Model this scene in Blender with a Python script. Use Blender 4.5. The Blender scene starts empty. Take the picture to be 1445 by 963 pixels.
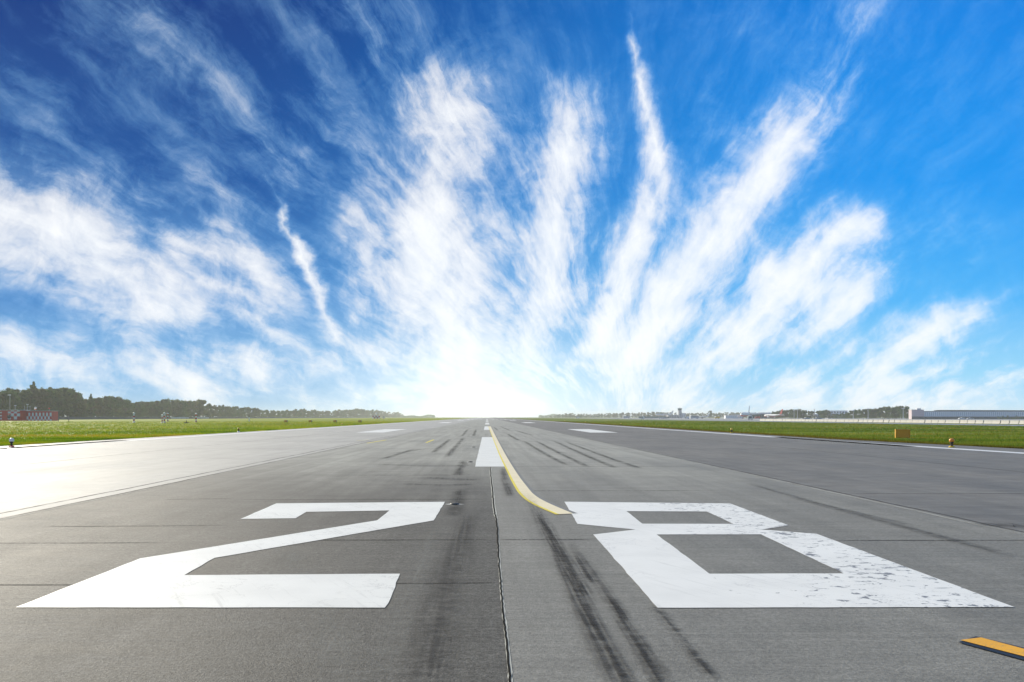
import bpy, bmesh, math, random
from mathutils import Vector, Matrix
random.seed(28)
R = math.radians
C = bpy.context.scene.collection
SC = bpy.context.scene
H, F, PX, PY = 1.55, 1277.0, 687.0, 589.0      # eye height, focal length in photo pixels, vanishing point

def G(px, py):                                  # photo pixel -> point on the flat ground (metres)
    k = H / (py - PY)
    return ((px - PX) * k, F * k)
def LX(px, d): return (px - PX) / F * d         # lateral position of a photo column at distance d
def TOP(py, d): return (PY - py) / F * d + H    # height of a photo row at distance d

# ------------------------------------------------------------------ helpers
class NT:
    def __init__(s, tree): s.dim = '3D'; s.t = tree; s.n = tree.nodes; s.l = tree.links
    def node(s, typ, **kw):
        n = s.n.new(typ)
        for k, v in kw.items(): setattr(n, k, v)
        return n
    def set(s, sock, v):
        if hasattr(v, 'is_output') or isinstance(v, bpy.types.NodeSocket): s.l.new(v, sock)
        else: sock.default_value = v
    def math(s, op, a, b=0.0, c=0.0, clamp=False):
        n = s.node('ShaderNodeMath', operation=op); n.use_clamp = clamp
        s.set(n.inputs[0], a); s.set(n.inputs[1], b)
        if op in ('MULTIPLY_ADD', 'SMOOTH_MIN', 'COMPARE'): s.set(n.inputs[2], c)
        return n.outputs[0]
    def vmath(s, op, a, b=(0, 0, 0), out=0):
        n = s.node('ShaderNodeVectorMath', operation=op)
        s.set(n.inputs[0], a)
        if op == 'SCALE': s.set(n.inputs['Scale'], b)
        else: s.set(n.inputs[1], b)
        return n.outputs[out]
    def mapping(s, v, loc=(0, 0, 0), rot=(0, 0, 0), sc=(1, 1, 1), typ='POINT'):
        n = s.node('ShaderNodeMapping', vector_type=typ)
        s.set(n.inputs[0], v); n.inputs[1].default_value = loc; n.inputs[2].default_value = rot; n.inputs[3].default_value = sc
        return n.outputs[0]
    def noise(s, v, scale=1, detail=4, rough=.5, dist=0, lac=2.0, out=0):
        n = s.node('ShaderNodeTexNoise'); n.noise_dimensions = s.dim
        s.set(n.inputs['Vector'], v); n.inputs['Scale'].default_value = scale; n.inputs['Detail'].default_value = detail
        n.inputs['Roughness'].default_value = rough; n.inputs['Distortion'].default_value = dist; n.inputs['Lacunarity'].default_value = lac
        return n.outputs[out]
    def smooth(s, v, a, b, lo=0.0, hi=1.0, typ='SMOOTHSTEP'):
        n = s.node('ShaderNodeMapRange', interpolation_type=typ)
        s.set(n.inputs[0], v); s.set(n.inputs[1], a); s.set(n.inputs[2], b); s.set(n.inputs[3], lo); s.set(n.inputs[4], hi)
        return n.outputs[0]
    def mix(s, f, a, b, mode='MIX'):
        n = s.node('ShaderNodeMix', data_type='RGBA', blend_type=mode)
        s.set(n.inputs[0], f)
        for i, v in ((6, a), (7, b)):
            s.set(n.inputs[i], v if not isinstance(v, tuple) else (v + (1,) if len(v) == 3 else v))
        return n.outputs[2]
    def ramp(s, f, stops, interp='LINEAR'):
        n = s.node('ShaderNodeValToRGB'); s.set(n.inputs[0], f); e = n.color_ramp; e.interpolation = interp
        while len(e.elements) < len(stops): e.elements.new(0.5)
        for el, (p, c) in zip(e.elements, stops):
            el.position = p; el.color = (c[0], c[1], c[2], 1) if len(c) == 3 else c
        return n.outputs[0]
    def sep(s, v):
        n = s.node('ShaderNodeSeparateXYZ'); s.set(n.inputs[0], v); return n.outputs
    def comb(s, x, y, z=0.0):
        n = s.node('ShaderNodeCombineXYZ'); s.set(n.inputs[0], x); s.set(n.inputs[1], y); s.set(n.inputs[2], z); return n.outputs[0]

def new_mat(name):
    m = bpy.data.materials.new(name); m.use_nodes = True
    m.node_tree.nodes.clear(); nt = NT(m.node_tree)
    out = nt.node('ShaderNodeOutputMaterial'); p = nt.node('ShaderNodeBsdfPrincipled')
    nt.l.new(p.outputs[0], out.inputs[0])
    return m, nt, p, out

def paint(name, col, rough=.5, var=.12, scale=2.0, metal=0.0, spec=.5):
    """plain painted / metal / plaster surface with a little weathering"""
    m, nt, p, out = new_mat(name)
    tc = nt.node('ShaderNodeTexCoord').outputs['Object']
    n1 = nt.noise(tc, scale, 5, .6); n2 = nt.noise(nt.mapping(tc, sc=(6, 6, .8)), scale, 3, .6)
    k = nt.math('MULTIPLY_ADD', nt.math('ADD', n1, n2), var, 1 - var)
    nt.set(p.inputs['Base Color'], nt.mix(1.0, col, nt.comb(k, k, k), 'MULTIPLY'))
    p.inputs['Roughness'].default_value = rough; p.inputs['Metallic'].default_value = metal
    p.inputs['Specular IOR Level'].default_value = spec
    return m

class MB:
    def __init__(s): s.v = []; s.f = []; s.mi = []
    def add(s, vs, fs, m=0, M=None):
        b = len(s.v)
        s.v += [tuple(M @ Vector(v)) if M else tuple(v) for v in vs]
        for f in fs: s.f.append(tuple(b + i for i in f)); s.mi.append(m)
        return s
    def box(s, cx, cy, cz, sx, sy, sz, m=0, M=None):
        x, y, z = sx / 2, sy / 2, sz / 2
        vs = [(cx + a * x, cy + b * y, cz + c * z) for c in (-1, 1) for b in (-1, 1) for a in (-1, 1)]
        return s.add(vs, [(0, 2, 3, 1), (4, 5, 7, 6), (0, 1, 5, 4), (2, 6, 7, 3), (0, 4, 6, 2), (1, 3, 7, 5)], m, M)
    def tube(s, pts, rad, n=8, m=0, cap=True, M=None):
        pts = [Vector(p) for p in pts]; rings = []
        if not isinstance(rad, (list, tuple)): rad = [rad] * len(pts)
        vs = []; fs = []
        for i, p in enumerate(pts):
            t = (pts[min(i + 1, len(pts) - 1)] - pts[max(i - 1, 0)]).normalized()
            a = t.orthogonal().normalized() if abs(t.z) < .95 else Vector((1, 0, 0)); b = t.cross(a).normalized(); a = b.cross(t)
            for k in range(n):
                q = 2 * math.pi * k / n
                vs.append(p + (a * math.cos(q) + b * math.sin(q)) * rad[i])
        for i in range(len(pts) - 1):
            for k in range(n):
                k2 = (k + 1) % n
                fs.append((i * n + k, i * n + k2, (i + 1) * n + k2, (i + 1) * n + k))
        if cap:
            fs.append(tuple(range(n))[::-1]); fs.append(tuple((len(pts) - 1) * n + k for k in range(n)))
        return s.add(vs, fs, m, M)
    def lathe(s, prof, n=12, m=0, M=None, c=(0, 0)):
        return s.tube([(c[0], c[1], z) for r, z in prof], [max(r, .0005) for r, z in prof], n, m, True, M)
    def prism(s, prof, y0, y1, m=0, M=None):          # profile in XZ swept along Y
        n = len(prof)
        vs = [(x, y0, z) for x, z in prof] + [(x, y1, z) for x, z in prof]
        fs = [tuple(range(n)), tuple(range(2 * n - 1, n - 1, -1))] + [(i, i + n, (i + 1) % n + n, (i + 1) % n) for i in range(n)]
        return s.add(vs, fs, m, M)
    def build(s, name, mats, parent=None, smooth=False, loc=(0, 0, 0)):
        me = bpy.data.meshes.new(name); me.from_pydata(s.v, [], s.f)
        if not isinstance(mats, (list, tuple)): mats = [mats]
        for m in mats: me.materials.append(m)
        me.polygons.foreach_set('material_index', s.mi)
        bm = bmesh.new(); bm.from_mesh(me); bmesh.ops.recalc_face_normals(bm, faces=bm.faces); bm.to_mesh(me); bm.free()
        if smooth: me.polygons.foreach_set('use_smooth', [True] * len(me.polygons))
        me.update()
        o = bpy.data.objects.new(name, me); C.objects.link(o); o.location = loc
        if parent: o.parent = parent
        return o

def tag(o, label=None, cat=None, group=None, kind=None):
    if label: o['label'] = label
    if cat: o['category'] = cat
    if group: o['group'] = group
    if kind: o['kind'] = kind
    return o
def thing(name, label, cat, loc=(0, 0, 0), rz=0.0, group=None):
    o = bpy.data.objects.new(name, None); C.objects.link(o)
    o.empty_display_size = .3; o.location = loc; o.rotation_euler = (0, 0, rz)
    return tag(o, label, cat, group)
def copy_tree(o, parent=None):
    c = o.copy(); C.objects.link(c)
    if parent: c.parent = parent
    for ch in list(o.children): copy_tree(ch, c)
    return c

# ------------------------------------------------------------------ camera, render settings
cam = bpy.data.objects.new('camera', bpy.data.cameras.new('camera')); C.objects.link(cam); SC.camera = cam
cam.location = (0, 0, H); cam.rotation_euler = (R(90), 0, 0)
cam.data.sensor_width = 36; cam.data.lens = 36 * F / 1445
cam.data.shift_x = (722.5 - PX) / 1445; cam.data.shift_y = (PY - 481.5) / 1445
cam.data.clip_start = .1; cam.data.clip_end = 30000
SC.render.engine = 'CYCLES'
SC.view_settings.view_transform = 'Standard'; SC.view_settings.look = 'None'
SC.view_settings.exposure = 0.38; SC.view_settings.gamma = 1.0
SC.cycles.use_denoising = True; SC.cycles.max_bounces = 6; SC.cycles.volume_bounces = 2
SC.cycles.transparent_max_bounces = 12
SC.render.film_transparent = False

# ------------------------------------------------------------------ sun and sky
SUN_AZ, SUN_EL = -35.0, 22.0                    # degrees from the runway heading (+Y), to the left; above the horizon
sl = bpy.data.lights.new('sun', 'SUN'); sl.energy = 5.0; sl.angle = R(.6); sl.color = (1, .92, .76)
so = bpy.data.objects.new('sun', sl); C.objects.link(so)
sd = Vector((math.sin(R(SUN_AZ)) * math.cos(R(SUN_EL)), math.cos(R(SUN_AZ)) * math.cos(R(SUN_EL)), math.sin(R(SUN_EL))))
so.rotation_euler = sd.to_track_quat('Z', 'Y').to_euler(); so.location = sd * 60

def build_sky():
    w = bpy.data.worlds.new('World'); SC.world = w; w.use_nodes = True
    w.node_tree.nodes.clear(); nt = NT(w.node_tree); nt.dim = '2D'
    out = nt.node('ShaderNodeOutputWorld'); bg = nt.node('ShaderNodeBackground'); nt.l.new(bg.outputs[0], out.inputs[0])
    bg.inputs[1].default_value = .1
    w.cycles.sampling_method = 'MANUAL'; w.cycles.sample_map_resolution = 512
    sky = nt.node('ShaderNodeTexSky', sky_type='NISHITA'); sky.sun_disc = False
    sky.sun_elevation = R(SUN_EL); sky.sun_rotation = R(SUN_AZ)
    d = nt.node('ShaderNodeTexCoord').outputs['Generated']
    x, y, z = nt.sep(d)[:3]
    ay = nt.math('MAXIMUM', nt.math('ABSOLUTE', y), .10)
    X = nt.math('DIVIDE', x, ay); Z = nt.math('DIVIDE', nt.math('MAXIMUM', z, 0.0), ay)
    P = nt.comb(X, Z)
    # clear-sky colour: deep on the left and towards the top of the view, lighter and more cyan to the right and low down
    lft = nt.ramp(Z, [(0, (.36, .62, .86)), (.05, (.18, .48, .86)), (.13, (.045, .25, .66)), (.26, (.002, .100, .41)), (.46, (.0, .046, .27)), (.60, (.04, .10, .30)), (1, (.34, .40, .48))])
    rgt = nt.ramp(Z, [(0, (.60, .92, 1.1)), (.05, (.34, .80, 1.12)), (.13, (.07, .53, 1.12)), (.26, (.003, .36, 1.04)), (.46, (.001, .26, .90)), (.60, (.04, .22, .65)), (1, (.36, .44, .56))])  # both ramps end milky above the view, added to make ambient light less blue
    base = nt.mix(nt.smooth(X, -.32, .52), lft, rgt)
    base = nt.vmath('SCALE', base, 6.6)
    nish = nt.vmath('MULTIPLY', sky.outputs[0], (.5, .8, 1.15))
    base = nt.mix(.996, nish, base)
    # cloud cover: soft elongated patches torn into fibres by noise
    wn = nt.noise(P, 5.0, 5, .6, out=1)
    W = nt.vmath('ADD', P, nt.vmath('SCALE', nt.vmath('SUBTRACT', wn, (.5, .5, .5)), .055))
    wn2 = nt.noise(P, 26.0, 4, .6, out=1)
    W = nt.vmath('ADD', W, nt.vmath('SCALE', nt.vmath('SUBTRACT', wn2, (.5, .5, .5)), .018))
    acc = None; veil = None; last = None
    def capsule(x0, y0, x1, y1, w, k, thin):
        nonlocal acc, veil, last
        L = math.hypot(x1 - x0, y1 - y0); an = math.atan2(-(y1 - y0), x1 - x0)
        src = W
        if last is not None:                     # evaluate the strokes one after the other
            vm = nt.node('ShaderNodeVectorMath', operation='MULTIPLY_ADD'); nt.l.new(last, vm.inputs[0]); vm.inputs[1].default_value = (1e-9, 1e-9, 1e-9); nt.l.new(W, vm.inputs[2]); src = vm.outputs[0]
        m = nt.mapping(src, (((x0 + x1) / 2 - PX) / F, (PY - (y0 + y1) / 2) / F, 0), (0, 0, an), (w / F, w / F, 1), 'TEXTURE')
        e = L / 2 / w
        q = nt.vmath('SUBTRACT', m, nt.vmath('MAXIMUM', nt.vmath('MINIMUM', m, (e, 0, 0)), (-e, 0, 0)))
        g = nt.node('ShaderNodeTexGradient', gradient_type='SPHERICAL'); nt.l.new(q, g.inputs[0])
        v = nt.math('MULTIPLY', g.outputs[1], k)
        def comb(a):
            if a is None: return v
            n = nt.node('ShaderNodeMath', operation='SMOOTH_MAX'); nt.l.new(a, n.inputs[0]); nt.l.new(v, n.inputs[1]); n.inputs[2].default_value = .22
            return n.outputs[0]
        if thin: veil = last = comb(veil)
        else: acc = last = comb(acc)
    def stroke(pts, k, thin=False):              # widths follow the points; the last stretch thins out to a wisp
        f = lambda a, b, t: a + (b - a) * t
        m = len(pts) - 1
        for q in range(m):
            (x0, y0, w0), (x1, y1, w1) = pts[q], pts[q + 1]
            if thin: parts = [(0, 1, 1, 1)]
            elif q < m - 1: parts = [(0, 1, 1, 1)]
            else: parts = [(0, .60, 1, 1), (.60, 1.05, .78, .95), (1.05, 1.6, .46, 1.0)]
            for t0, t1, kk, ww in parts:
                capsule(f(x0, x1, t0), f(y0, y1, t0), f(x0, x1, t1), f(y0, y1, t1), max(4, f(w0, w1, (t0 + t1) / 2)) * ww * WK + 4, k * kk, thin)
    WK = 2.15
    S = stroke
    V = lambda p, k: stroke(p, k, True)
    # A  big plume left of centre
    S([(660, 490, 92), (618, 390, 100), (590, 290, 96)], 1.08)
    S([(612, 300, 84), (618, 210, 76), (640, 130, 52)], .92)
    S([(590, 260, 62), (560, 180, 52)], .6); S([(660, 260, 30), (650, 150, 30)], .45)
    V([(620, 170, 70), (545, 50, 70), (490, -30, 60)], 0.53)
    # B  centre plume
    S([(738, 490, 48), (765, 400, 66), (775, 310, 74)], 1.05); S([(775, 320, 66), (785, 225, 58), (800, 130, 44)], .88)
    S([(830, 360, 30), (840, 270, 28)], .45)
    # C
    S([(838, 490, 26), (880, 390, 32), (920, 290, 34)], 1.05); S([(918, 300, 28), (925, 220, 22), (905, 130, 14), (890, 60, 10)], .95)
    S([(945, 280, 22), (945, 190, 16)], .55); S([(890, 330, 28), (880, 250, 22)], .4)
    # D
    S([(880, 520, 40), (950, 410, 52), (1020, 310, 62)], 1.1); S([(1020, 310, 50), (1085, 240, 50), (1140, 175, 46)], 1.05)
    V([(1140, 180, 46), (1180, 90, 40), (1200, -20, 50)], 0.60); V([(1020, 220, 34), (1010, 130, 40)], 0.40)
    # E
    S([(950, 550, 46), (1040, 470, 48), (1110, 410, 64)], .98); S([(1090, 430, 62), (1160, 370, 52), (1225, 310, 30)], .98); S([(1080, 390, 40), (1150, 420, 50), (1230, 400, 30)], .9)
    S([(1130, 480, 30), (1190, 430, 36), (1240, 395, 26)], .95); S([(1225, 330, 20), (1240, 290, 16)], .4)
    # F / low right
    S([(1210, 550, 40), (1270, 485, 36), (1365, 445, 24)], .95); V([(1290, 560, 40), (1380, 540, 46), (1470, 520, 46)], 0.94)
    S([(1080, 560, 36), (1160, 510, 40), (1230, 470, 30)], .7)
    V([(1150, 590, 40), (1450, 585, 40)], 0.88); V([(1350, 400, 16), (1400, 330, 16)], 0.45)
    V([(1270, 265, 12), (1290, 290, 14)], 0.38); S([(860, 560, 40), (1080, 550, 40)], .6)
    # G  left bank
    S([(-30, 290, 56), (70, 330, 74), (170, 385, 78)], .98); S([(130, 375, 72), (230, 415, 62), (310, 450, 48)], .9)
    S([(260, 350, 46), (340, 370, 48), (410, 420, 40)], .78); S([(290, 400, 20), (335, 410, 22), (380, 440, 18)], .8)
    S([(330, 440, 22), (400, 480, 26), (450, 505, 22)], .75); S([(320, 500, 40), (400, 520, 46)], .8)
    S([(482, 478, 20), (445, 400, 11), (402, 312, 5)], 1.0); S([(470, 460, 30), (500, 495, 36), (590, 500, 40)], .85)
    S([(-20, 500, 56), (70, 530, 56), (130, 535, 40)], .85); S([(170, 490, 30), (215, 525, 40)], .72)
    S([(235, 515, 46), (285, 548, 42)], .8); S([(80, 460, 20), (130, 480, 26)], .4); S([(0, 420, 16), (60, 410, 20)], .3)
    V([(170, 270, 40), (260, 320, 40)], 0.62); V([(380, 200, 46), (420, 290, 40)], 0.56)
    S([(520, 370, 26), (560, 440, 34)], .85); S([(545, 300, 14), (555, 380, 16)], .5); V([(490, 250, 16), (480, 230, 20)], 0.56)
    V([(200, 20, 60), (300, 110, 70), (400, 190, 60)], 0.47); V([(30, 120, 50), (110, 200, 60)], 0.41); V([(0, 240, 40), (90, 250, 40)], 0.50)
    V([(420, 100, 30), (480, 180, 40), (520, 240, 36)], 0.53); V([(280, 250, 30), (350, 290, 36)], 0.53); V([(400, 0, 50), (460, 60, 50)], 0.35)
    V([(-20, 380, 40), (120, 440, 40), (260, 470, 40)], 0.45); V([(20, 560, 40), (200, 560, 40), (420, 565, 40)], 0.53); V([(60, 20, 40), (250, 200, 50), (420, 330, 40)], 0.31)
    V([(430, 230, 60), (560, 330, 60), (600, 450, 70)], .45); V([(690, 330, 40), (840, 400, 60), (860, 540, 60)], .45); V([(900, 560, 60), (1150, 430, 70), (1330, 330, 50)], .38); V([(1040, 0, 50), (1090, 140, 50)], .25); V([(1290, 60, 40), (1270, 160, 50)], .12); V([(700, 80, 30), (690, 260, 40)], .3)
    S([(440, 520, 40), (560, 500, 50), (690, 480, 60)], .72); S([(690, 480, 60), (820, 520, 50), (960, 540, 40)], .66)
    S([(590, 420, 40), (570, 340, 36), (545, 250, 30)], .6); S([(330, 470, 40), (200, 430, 46), (60, 330, 50)], .62); S([(1000, 440, 40), (1100, 350, 40)], .6); S([(1250, 540, 40), (1350, 490, 36)], .62)
    V([(540, 560, 60), (860, 560, 60)], .7); V([(960, 570, 50), (1250, 560, 60)], .6); V([(100, 540, 50), (420, 540, 60)], .55)
    S([(560, 560, 40), (380, 540, 46), (220, 560, 40)], .62); S([(430, 440, 36), (360, 420, 40), (240, 390, 40)], .66); S([(900, 560, 44), (1010, 520, 46), (1110, 500, 40)], .66); S([(1040, 570, 40), (1200, 540, 46), (1300, 520, 36)], .60); S([(1250, 580, 40), (1400, 555, 46), (1480, 535, 40)], .66)
    S([(690, 540, 50), (560, 470, 50), (470, 400, 36)], .62); S([(820, 540, 50), (840, 470, 40), (830, 400, 30)], .55)
    V([(-30, 160, 60), (200, 300, 70), (420, 420, 60)], .40); V([(130, -20, 30), (330, 130, 40), (420, 250, 40)], .40); V([(800, 170, 50), (760, 100, 40)], .3)
    S([(450, 560, 40), (560, 550, 50), (640, 540, 60)], .65); S([(690, 520, 70), (800, 520, 50)], .7)
    # fibres: combed up-left on the left half, fanning out on the right half
    fw = nt.vmath('SUBTRACT', nt.noise(P, 6.0, 6, .6, out=1), (.5, .5, .5))
    Wf = nt.vmath('ADD', P, nt.vmath('SCALE', fw, .045))
    def polar(px, py):
        v = nt.sep(nt.vmath('SUBTRACT', Wf, ((px - PX) / F, (PY - py) / F, 0)))
        r2 = nt.math('ADD', nt.math('MULTIPLY', v[0], v[0]), nt.math('MULTIPLY', v[1], v[1]))
        return nt.math('ARCTAN2', v[1], nt.math('MULTIPLY', v[0], -1.0)), nt.math('LOGARITHM', r2, math.e)
    def fibre(pl, kt, kr, off=0.0, det=8, rough=.62):
        return nt.noise(nt.comb(nt.math('MULTIPLY_ADD', pl[0], kt, off), nt.math('MULTIPLY', pl[1], kr)), 1.0, det, rough, .15)
    pl_l, pl_r = polar(900, 660), polar(690, 830)
    n1 = fibre(pl_r, 9.0, 1.1, 0, 6, .56)
    n2 = fibre(pl_r, 24.0, 3.0, 3, 8, .64)
    n3 = fibre(pl_l, 26.0, 3.2, 7, 8, .64)
    n5 = fibre(pl_l, 13.0, 1.5, 17, 9, .64)
    n4 = nt.noise(Wf, 15.0, 9, .66, .3)
    side = nt.smooth(X, .08, .28)               # the left half combs up-left, the right half fans out
    fib = nt.math('ADD', nt.math('MULTIPLY', n3, nt.math('SUBTRACT', 1.0, nt.math('MULTIPLY', side, .75))), nt.math('MULTIPLY', n2, nt.math('MULTIPLY', side, .75)))
    cm = nt.math('ADD', nt.math('MULTIPLY', n1, .28), nt.math('ADD', nt.math('MULTIPLY', fib, .36), nt.math('MULTIPLY', n4, .36)))
    acc = nt.math('MINIMUM', acc, 1.0); acc = nt.math('POWER', acc, 1.5)
    dens = nt.math('MULTIPLY_ADD', nt.math('SUBTRACT', cm, .5), 2.45, nt.math('MULTIPLY', acc, 1.14))
    al = nt.smooth(dens, -.10, 1.40)
    soft = nt.math('MULTIPLY', nt.smooth(acc, .0, .9), .30)
    al = nt.math('MAXIMUM', nt.math('MULTIPLY', al, nt.smooth(acc, .0, .42)), soft)
    vf = nt.math('ADD', nt.math('MULTIPLY', n5, nt.math('SUBTRACT', 1.0, nt.math('MULTIPLY', side, .7))), nt.math('MULTIPLY', n2, nt.math('MULTIPLY', side, .7)))
    va = nt.math('MULTIPLY', nt.math('MINIMUM', nt.math('MULTIPLY', veil, 1.15), .75), nt.smooth(nt.math('ADD', nt.math('MULTIPLY', vf, .65), nt.math('MULTIPLY', n4, .35)), .38, .74, .0, .95))
    al = nt.math('SUBTRACT', 1.0, nt.math('MULTIPLY', nt.math('SUBTRACT', 1.0, al), nt.math('SUBTRACT', 1.0, va)))
    al = nt.math('MULTIPLY', nt.math('MINIMUM', al, 1.0), .97)
    ccol = nt.vmath('SCALE', nt.mix(nt.smooth(al, .05, .75), (.26, .62, 1.0), nt.mix(n4, (.86, .92, .98), (1.0, 1.0, 1.0))), 8.2)
    col = nt.mix(al, base, ccol)
    # the bright sky low over the end of the runway
    def glow(px, py, a, b):
        m = nt.mapping(P, ((px - PX) / F, (PY - py) / F, 0), (0, 0, 0), (a / F, b / F, 1), 'TEXTURE')
        g = nt.node('ShaderNodeTexGradient', gradient_type='QUADRATIC_SPHERE'); nt.l.new(m, g.inputs[0]); return g.outputs[1]
    g1 = nt.math('MULTIPLY', glow(683, 588, 520, 230), .40); g2 = glow(683, 580, 300, 135)
    front = nt.math('GREATER_THAN', y, 0.0)
    g = nt.math('MULTIPLY', nt.math('MINIMUM', nt.math('MULTIPLY_ADD', g2, .85, g1), 1.0), front)
    col = nt.mix(g, col, (8.3, 9.5, 9.9))
    col = nt.mix(nt.math('MULTIPLY', glow(683, 584, 120, 46), front), col, (20.0, 21.5, 21.5))
    nt.set(bg.inputs[0], col)
build_sky()

# ------------------------------------------------------------------ materials
def grass_mat(name, blade=False):
    m, nt, p, out = new_mat(name)
    tc = nt.node('ShaderNodeTexCoord').outputs['Object']
    a = nt.noise(nt.mapping(tc, sc=(.012, .09, 1)), 1, 6, .66, .5)        # broad mown / dry bands
    b = nt.noise(nt.mapping(tc, sc=(.10, .45, 1)), 1, 5, .6, .3)
    c = nt.noise(tc, 1.7, 6, .7)
    x = nt.sep(tc)[0]
    k = nt.math('ADD', nt.math('MULTIPLY', a, .5), nt.math('ADD', nt.math('MULTIPLY', b, .35), nt.math('MULTIPLY', c, .15)))
    lush = nt.ramp(k, [(.38, (.060, .120, .004)), (.45, (.130, .215, .006)), (.51, (.220, .280, .010)), (.57, (.35, .35, .03)), (.66, (.42, .30, .07))])
    deep = nt.ramp(k, [(.38, (.036, .075, .006)), (.46, (.080, .140, .012)), (.52, (.140, .200, .026)), (.58, (.22, .26, .055)), (.68, (.25, .24, .08))])
    col = nt.mix(nt.smooth(x, -10, 30), lush, deep)
    dry = nt.noise(nt.mapping(tc, sc=(.03, .14, 1), loc=(7.7, 2, 0)), 1, 4, .6)
    col = nt.mix(nt.math('MULTIPLY', nt.smooth(dry, .52, .66), .7), col, (.36, .22, .04))
    # rusty dry verge along the pavement edge on the right
    verge = nt.math('MULTIPLY', nt.smooth(nt.math('ADD', x, nt.math('MULTIPLY', nt.math('SUBTRACT', c, .5), 4.0)), 28.5, 25.0), nt.smooth(x, 20, 22))
    col = nt.mix(nt.math('MULTIPLY', verge, .75), col, (.13, .075, .012))
    nt.set(p.inputs['Base Color'], col); p.inputs['Roughness'].default_value = .75; p.inputs['Specular IOR Level'].default_value = .03
    if blade:
        tr = nt.node('ShaderNodeBsdfTranslucent'); nt.set(tr.inputs[0], nt.mix(1.0, col, (1.15, 1.2, .6), 'MULTIPLY'))
        mx = nt.node('ShaderNodeMixShader'); mx.inputs[0].default_value = .45
        nt.l.new(p.outputs[0], mx.inputs[1]); nt.l.new(tr.outputs[0], mx.inputs[2]); nt.l.new(mx.outputs[0], out.inputs[0])
    else:
        bp = nt.node('ShaderNodeBump'); bp.inputs['Strength'].default_value = .7; bp.inputs['Distance'].default_value = .25
        nt.set(bp.inputs['Height'], nt.noise(tc, 3.0, 6, .7)); nt.l.new(bp.outputs[0], p.inputs['Normal'])
    return m

def pavement_mat(name):
    """one runway surface in four lanes: pale concrete, old dark asphalt, smooth grey asphalt, dark asphalt"""
    m, nt, p, out = new_mat(name)
    tc = nt.node('ShaderNodeTexCoord').outputs['Object']
    x, y = nt.sep(tc)[:2]
    wig = nt.math('MULTIPLY', nt.math('SUBTRACT', nt.noise(nt.mapping(tc, sc=(0, 2.2, 0)), 1, 4, .6), .5), .10)
    xw = nt.math('ADD', x, wig)
    big = nt.noise(nt.mapping(tc, sc=(.35, .12, 1)), 1, 5, .6, .4)
    mid = nt.noise(tc, 1.3, 6, .62, .3)
    comb = nt.noise(nt.mapping(tc, sc=(.5, 9, 1)), 1, 5, .65, .2)       # transverse brushed texture
    lon = nt.noise(nt.mapping(tc, sc=(2.4, .07, 1)), 1, 5, .6, .3)      # streaks along the traffic
    fine = nt.noise(tc, 46, 4, .75)
    vor = nt.node('ShaderNodeTexVoronoi'); nt.l.new(tc, vor.inputs['Vector']); vor.inputs['Scale'].default_value = 34
    stone = nt.smooth(vor.outputs['Distance'], .22, .05)
    fine = nt.smooth(fine, .30, .70)
    fine2 = nt.smooth(nt.noise(nt.mapping(tc, loc=(5, 9, 0)), 17, 5, .75), .32, .68)
    def var(*terms):
        acc = 1.0
        for n, k in terms:
            t = nt.math('MULTIPLY_ADD', nt.math('SUBTRACT', n, .5), k, 1.0)
            acc = t if acc == 1.0 else nt.math('MULTIPLY', acc, t)
        return acc
    def tone(rgb, k): return nt.mix(1.0, rgb, nt.comb(k, k, k), 'MULTIPLY')
    cl = tone((.32, .32, .315), var((big, .6), (comb, .8), (lon, .4), (mid, .4)))
    old = tone((.078, .077, .074), var((big, 1.0), (mid, .9), (comb, 1.3), (lon, .9), (fine, .9), (fine2, .8)))
    old = nt.mix(nt.math('MULTIPLY', stone, .5), old, (.30, .30, .28))
    sm = tone((.205, .203, .192), var((big, .5), (mid, .45), (comb, .7), (lon, .5), (fine, .45), (fine2, .35)))
    dk = tone((.178, .174, .169), var((big, .7), (mid, .6), (comb, 1.2), (lon, .5), (fine, .5)))
    c = nt.mix(nt.math('GREATER_THAN', xw, -7.45), cl, old)
    far = nt.smooth(nt.math('ADD', y, nt.math('MULTIPLY', nt.math('SUBTRACT', big, .5), 16.0)), 12, 40)                                           # centre lanes paler with distance: horizon glow painted into their colour
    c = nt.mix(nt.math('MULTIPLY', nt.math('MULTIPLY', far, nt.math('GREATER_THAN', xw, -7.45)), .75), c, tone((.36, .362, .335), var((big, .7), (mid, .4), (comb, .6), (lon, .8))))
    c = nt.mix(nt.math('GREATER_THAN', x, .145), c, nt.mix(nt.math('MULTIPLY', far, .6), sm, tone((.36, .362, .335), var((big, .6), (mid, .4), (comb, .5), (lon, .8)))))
    c = nt.mix(nt.math('GREATER_THAN', xw, 7.2), c, dk)
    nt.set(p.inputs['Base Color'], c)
    nt.set(p.inputs['Roughness'], nt.smooth(nt.math('ADD', big, nt.math('MULTIPLY', comb, .5)), .4, 1.1, .60, .80, 'LINEAR'))
    nt.set(p.inputs['Specular IOR Level'], nt.math('MULTIPLY_ADD', nt.math('GREATER_THAN', xw, -7.45), -.23, .38))
    hgt = nt.math('ADD', nt.math('MULTIPLY', fine, .5), nt.math('ADD', nt.math('MULTIPLY', comb, .5), nt.math('MULTIPLY', stone, .25)))
    bp = nt.node('ShaderNodeBump'); bp.inputs['Strength'].default_value = .55; bp.inputs['Distance'].default_value = .012
    nt.set(bp.inputs['Height'], hgt); nt.l.new(bp.outputs[0], p.inputs['Normal'])
    return m

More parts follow.
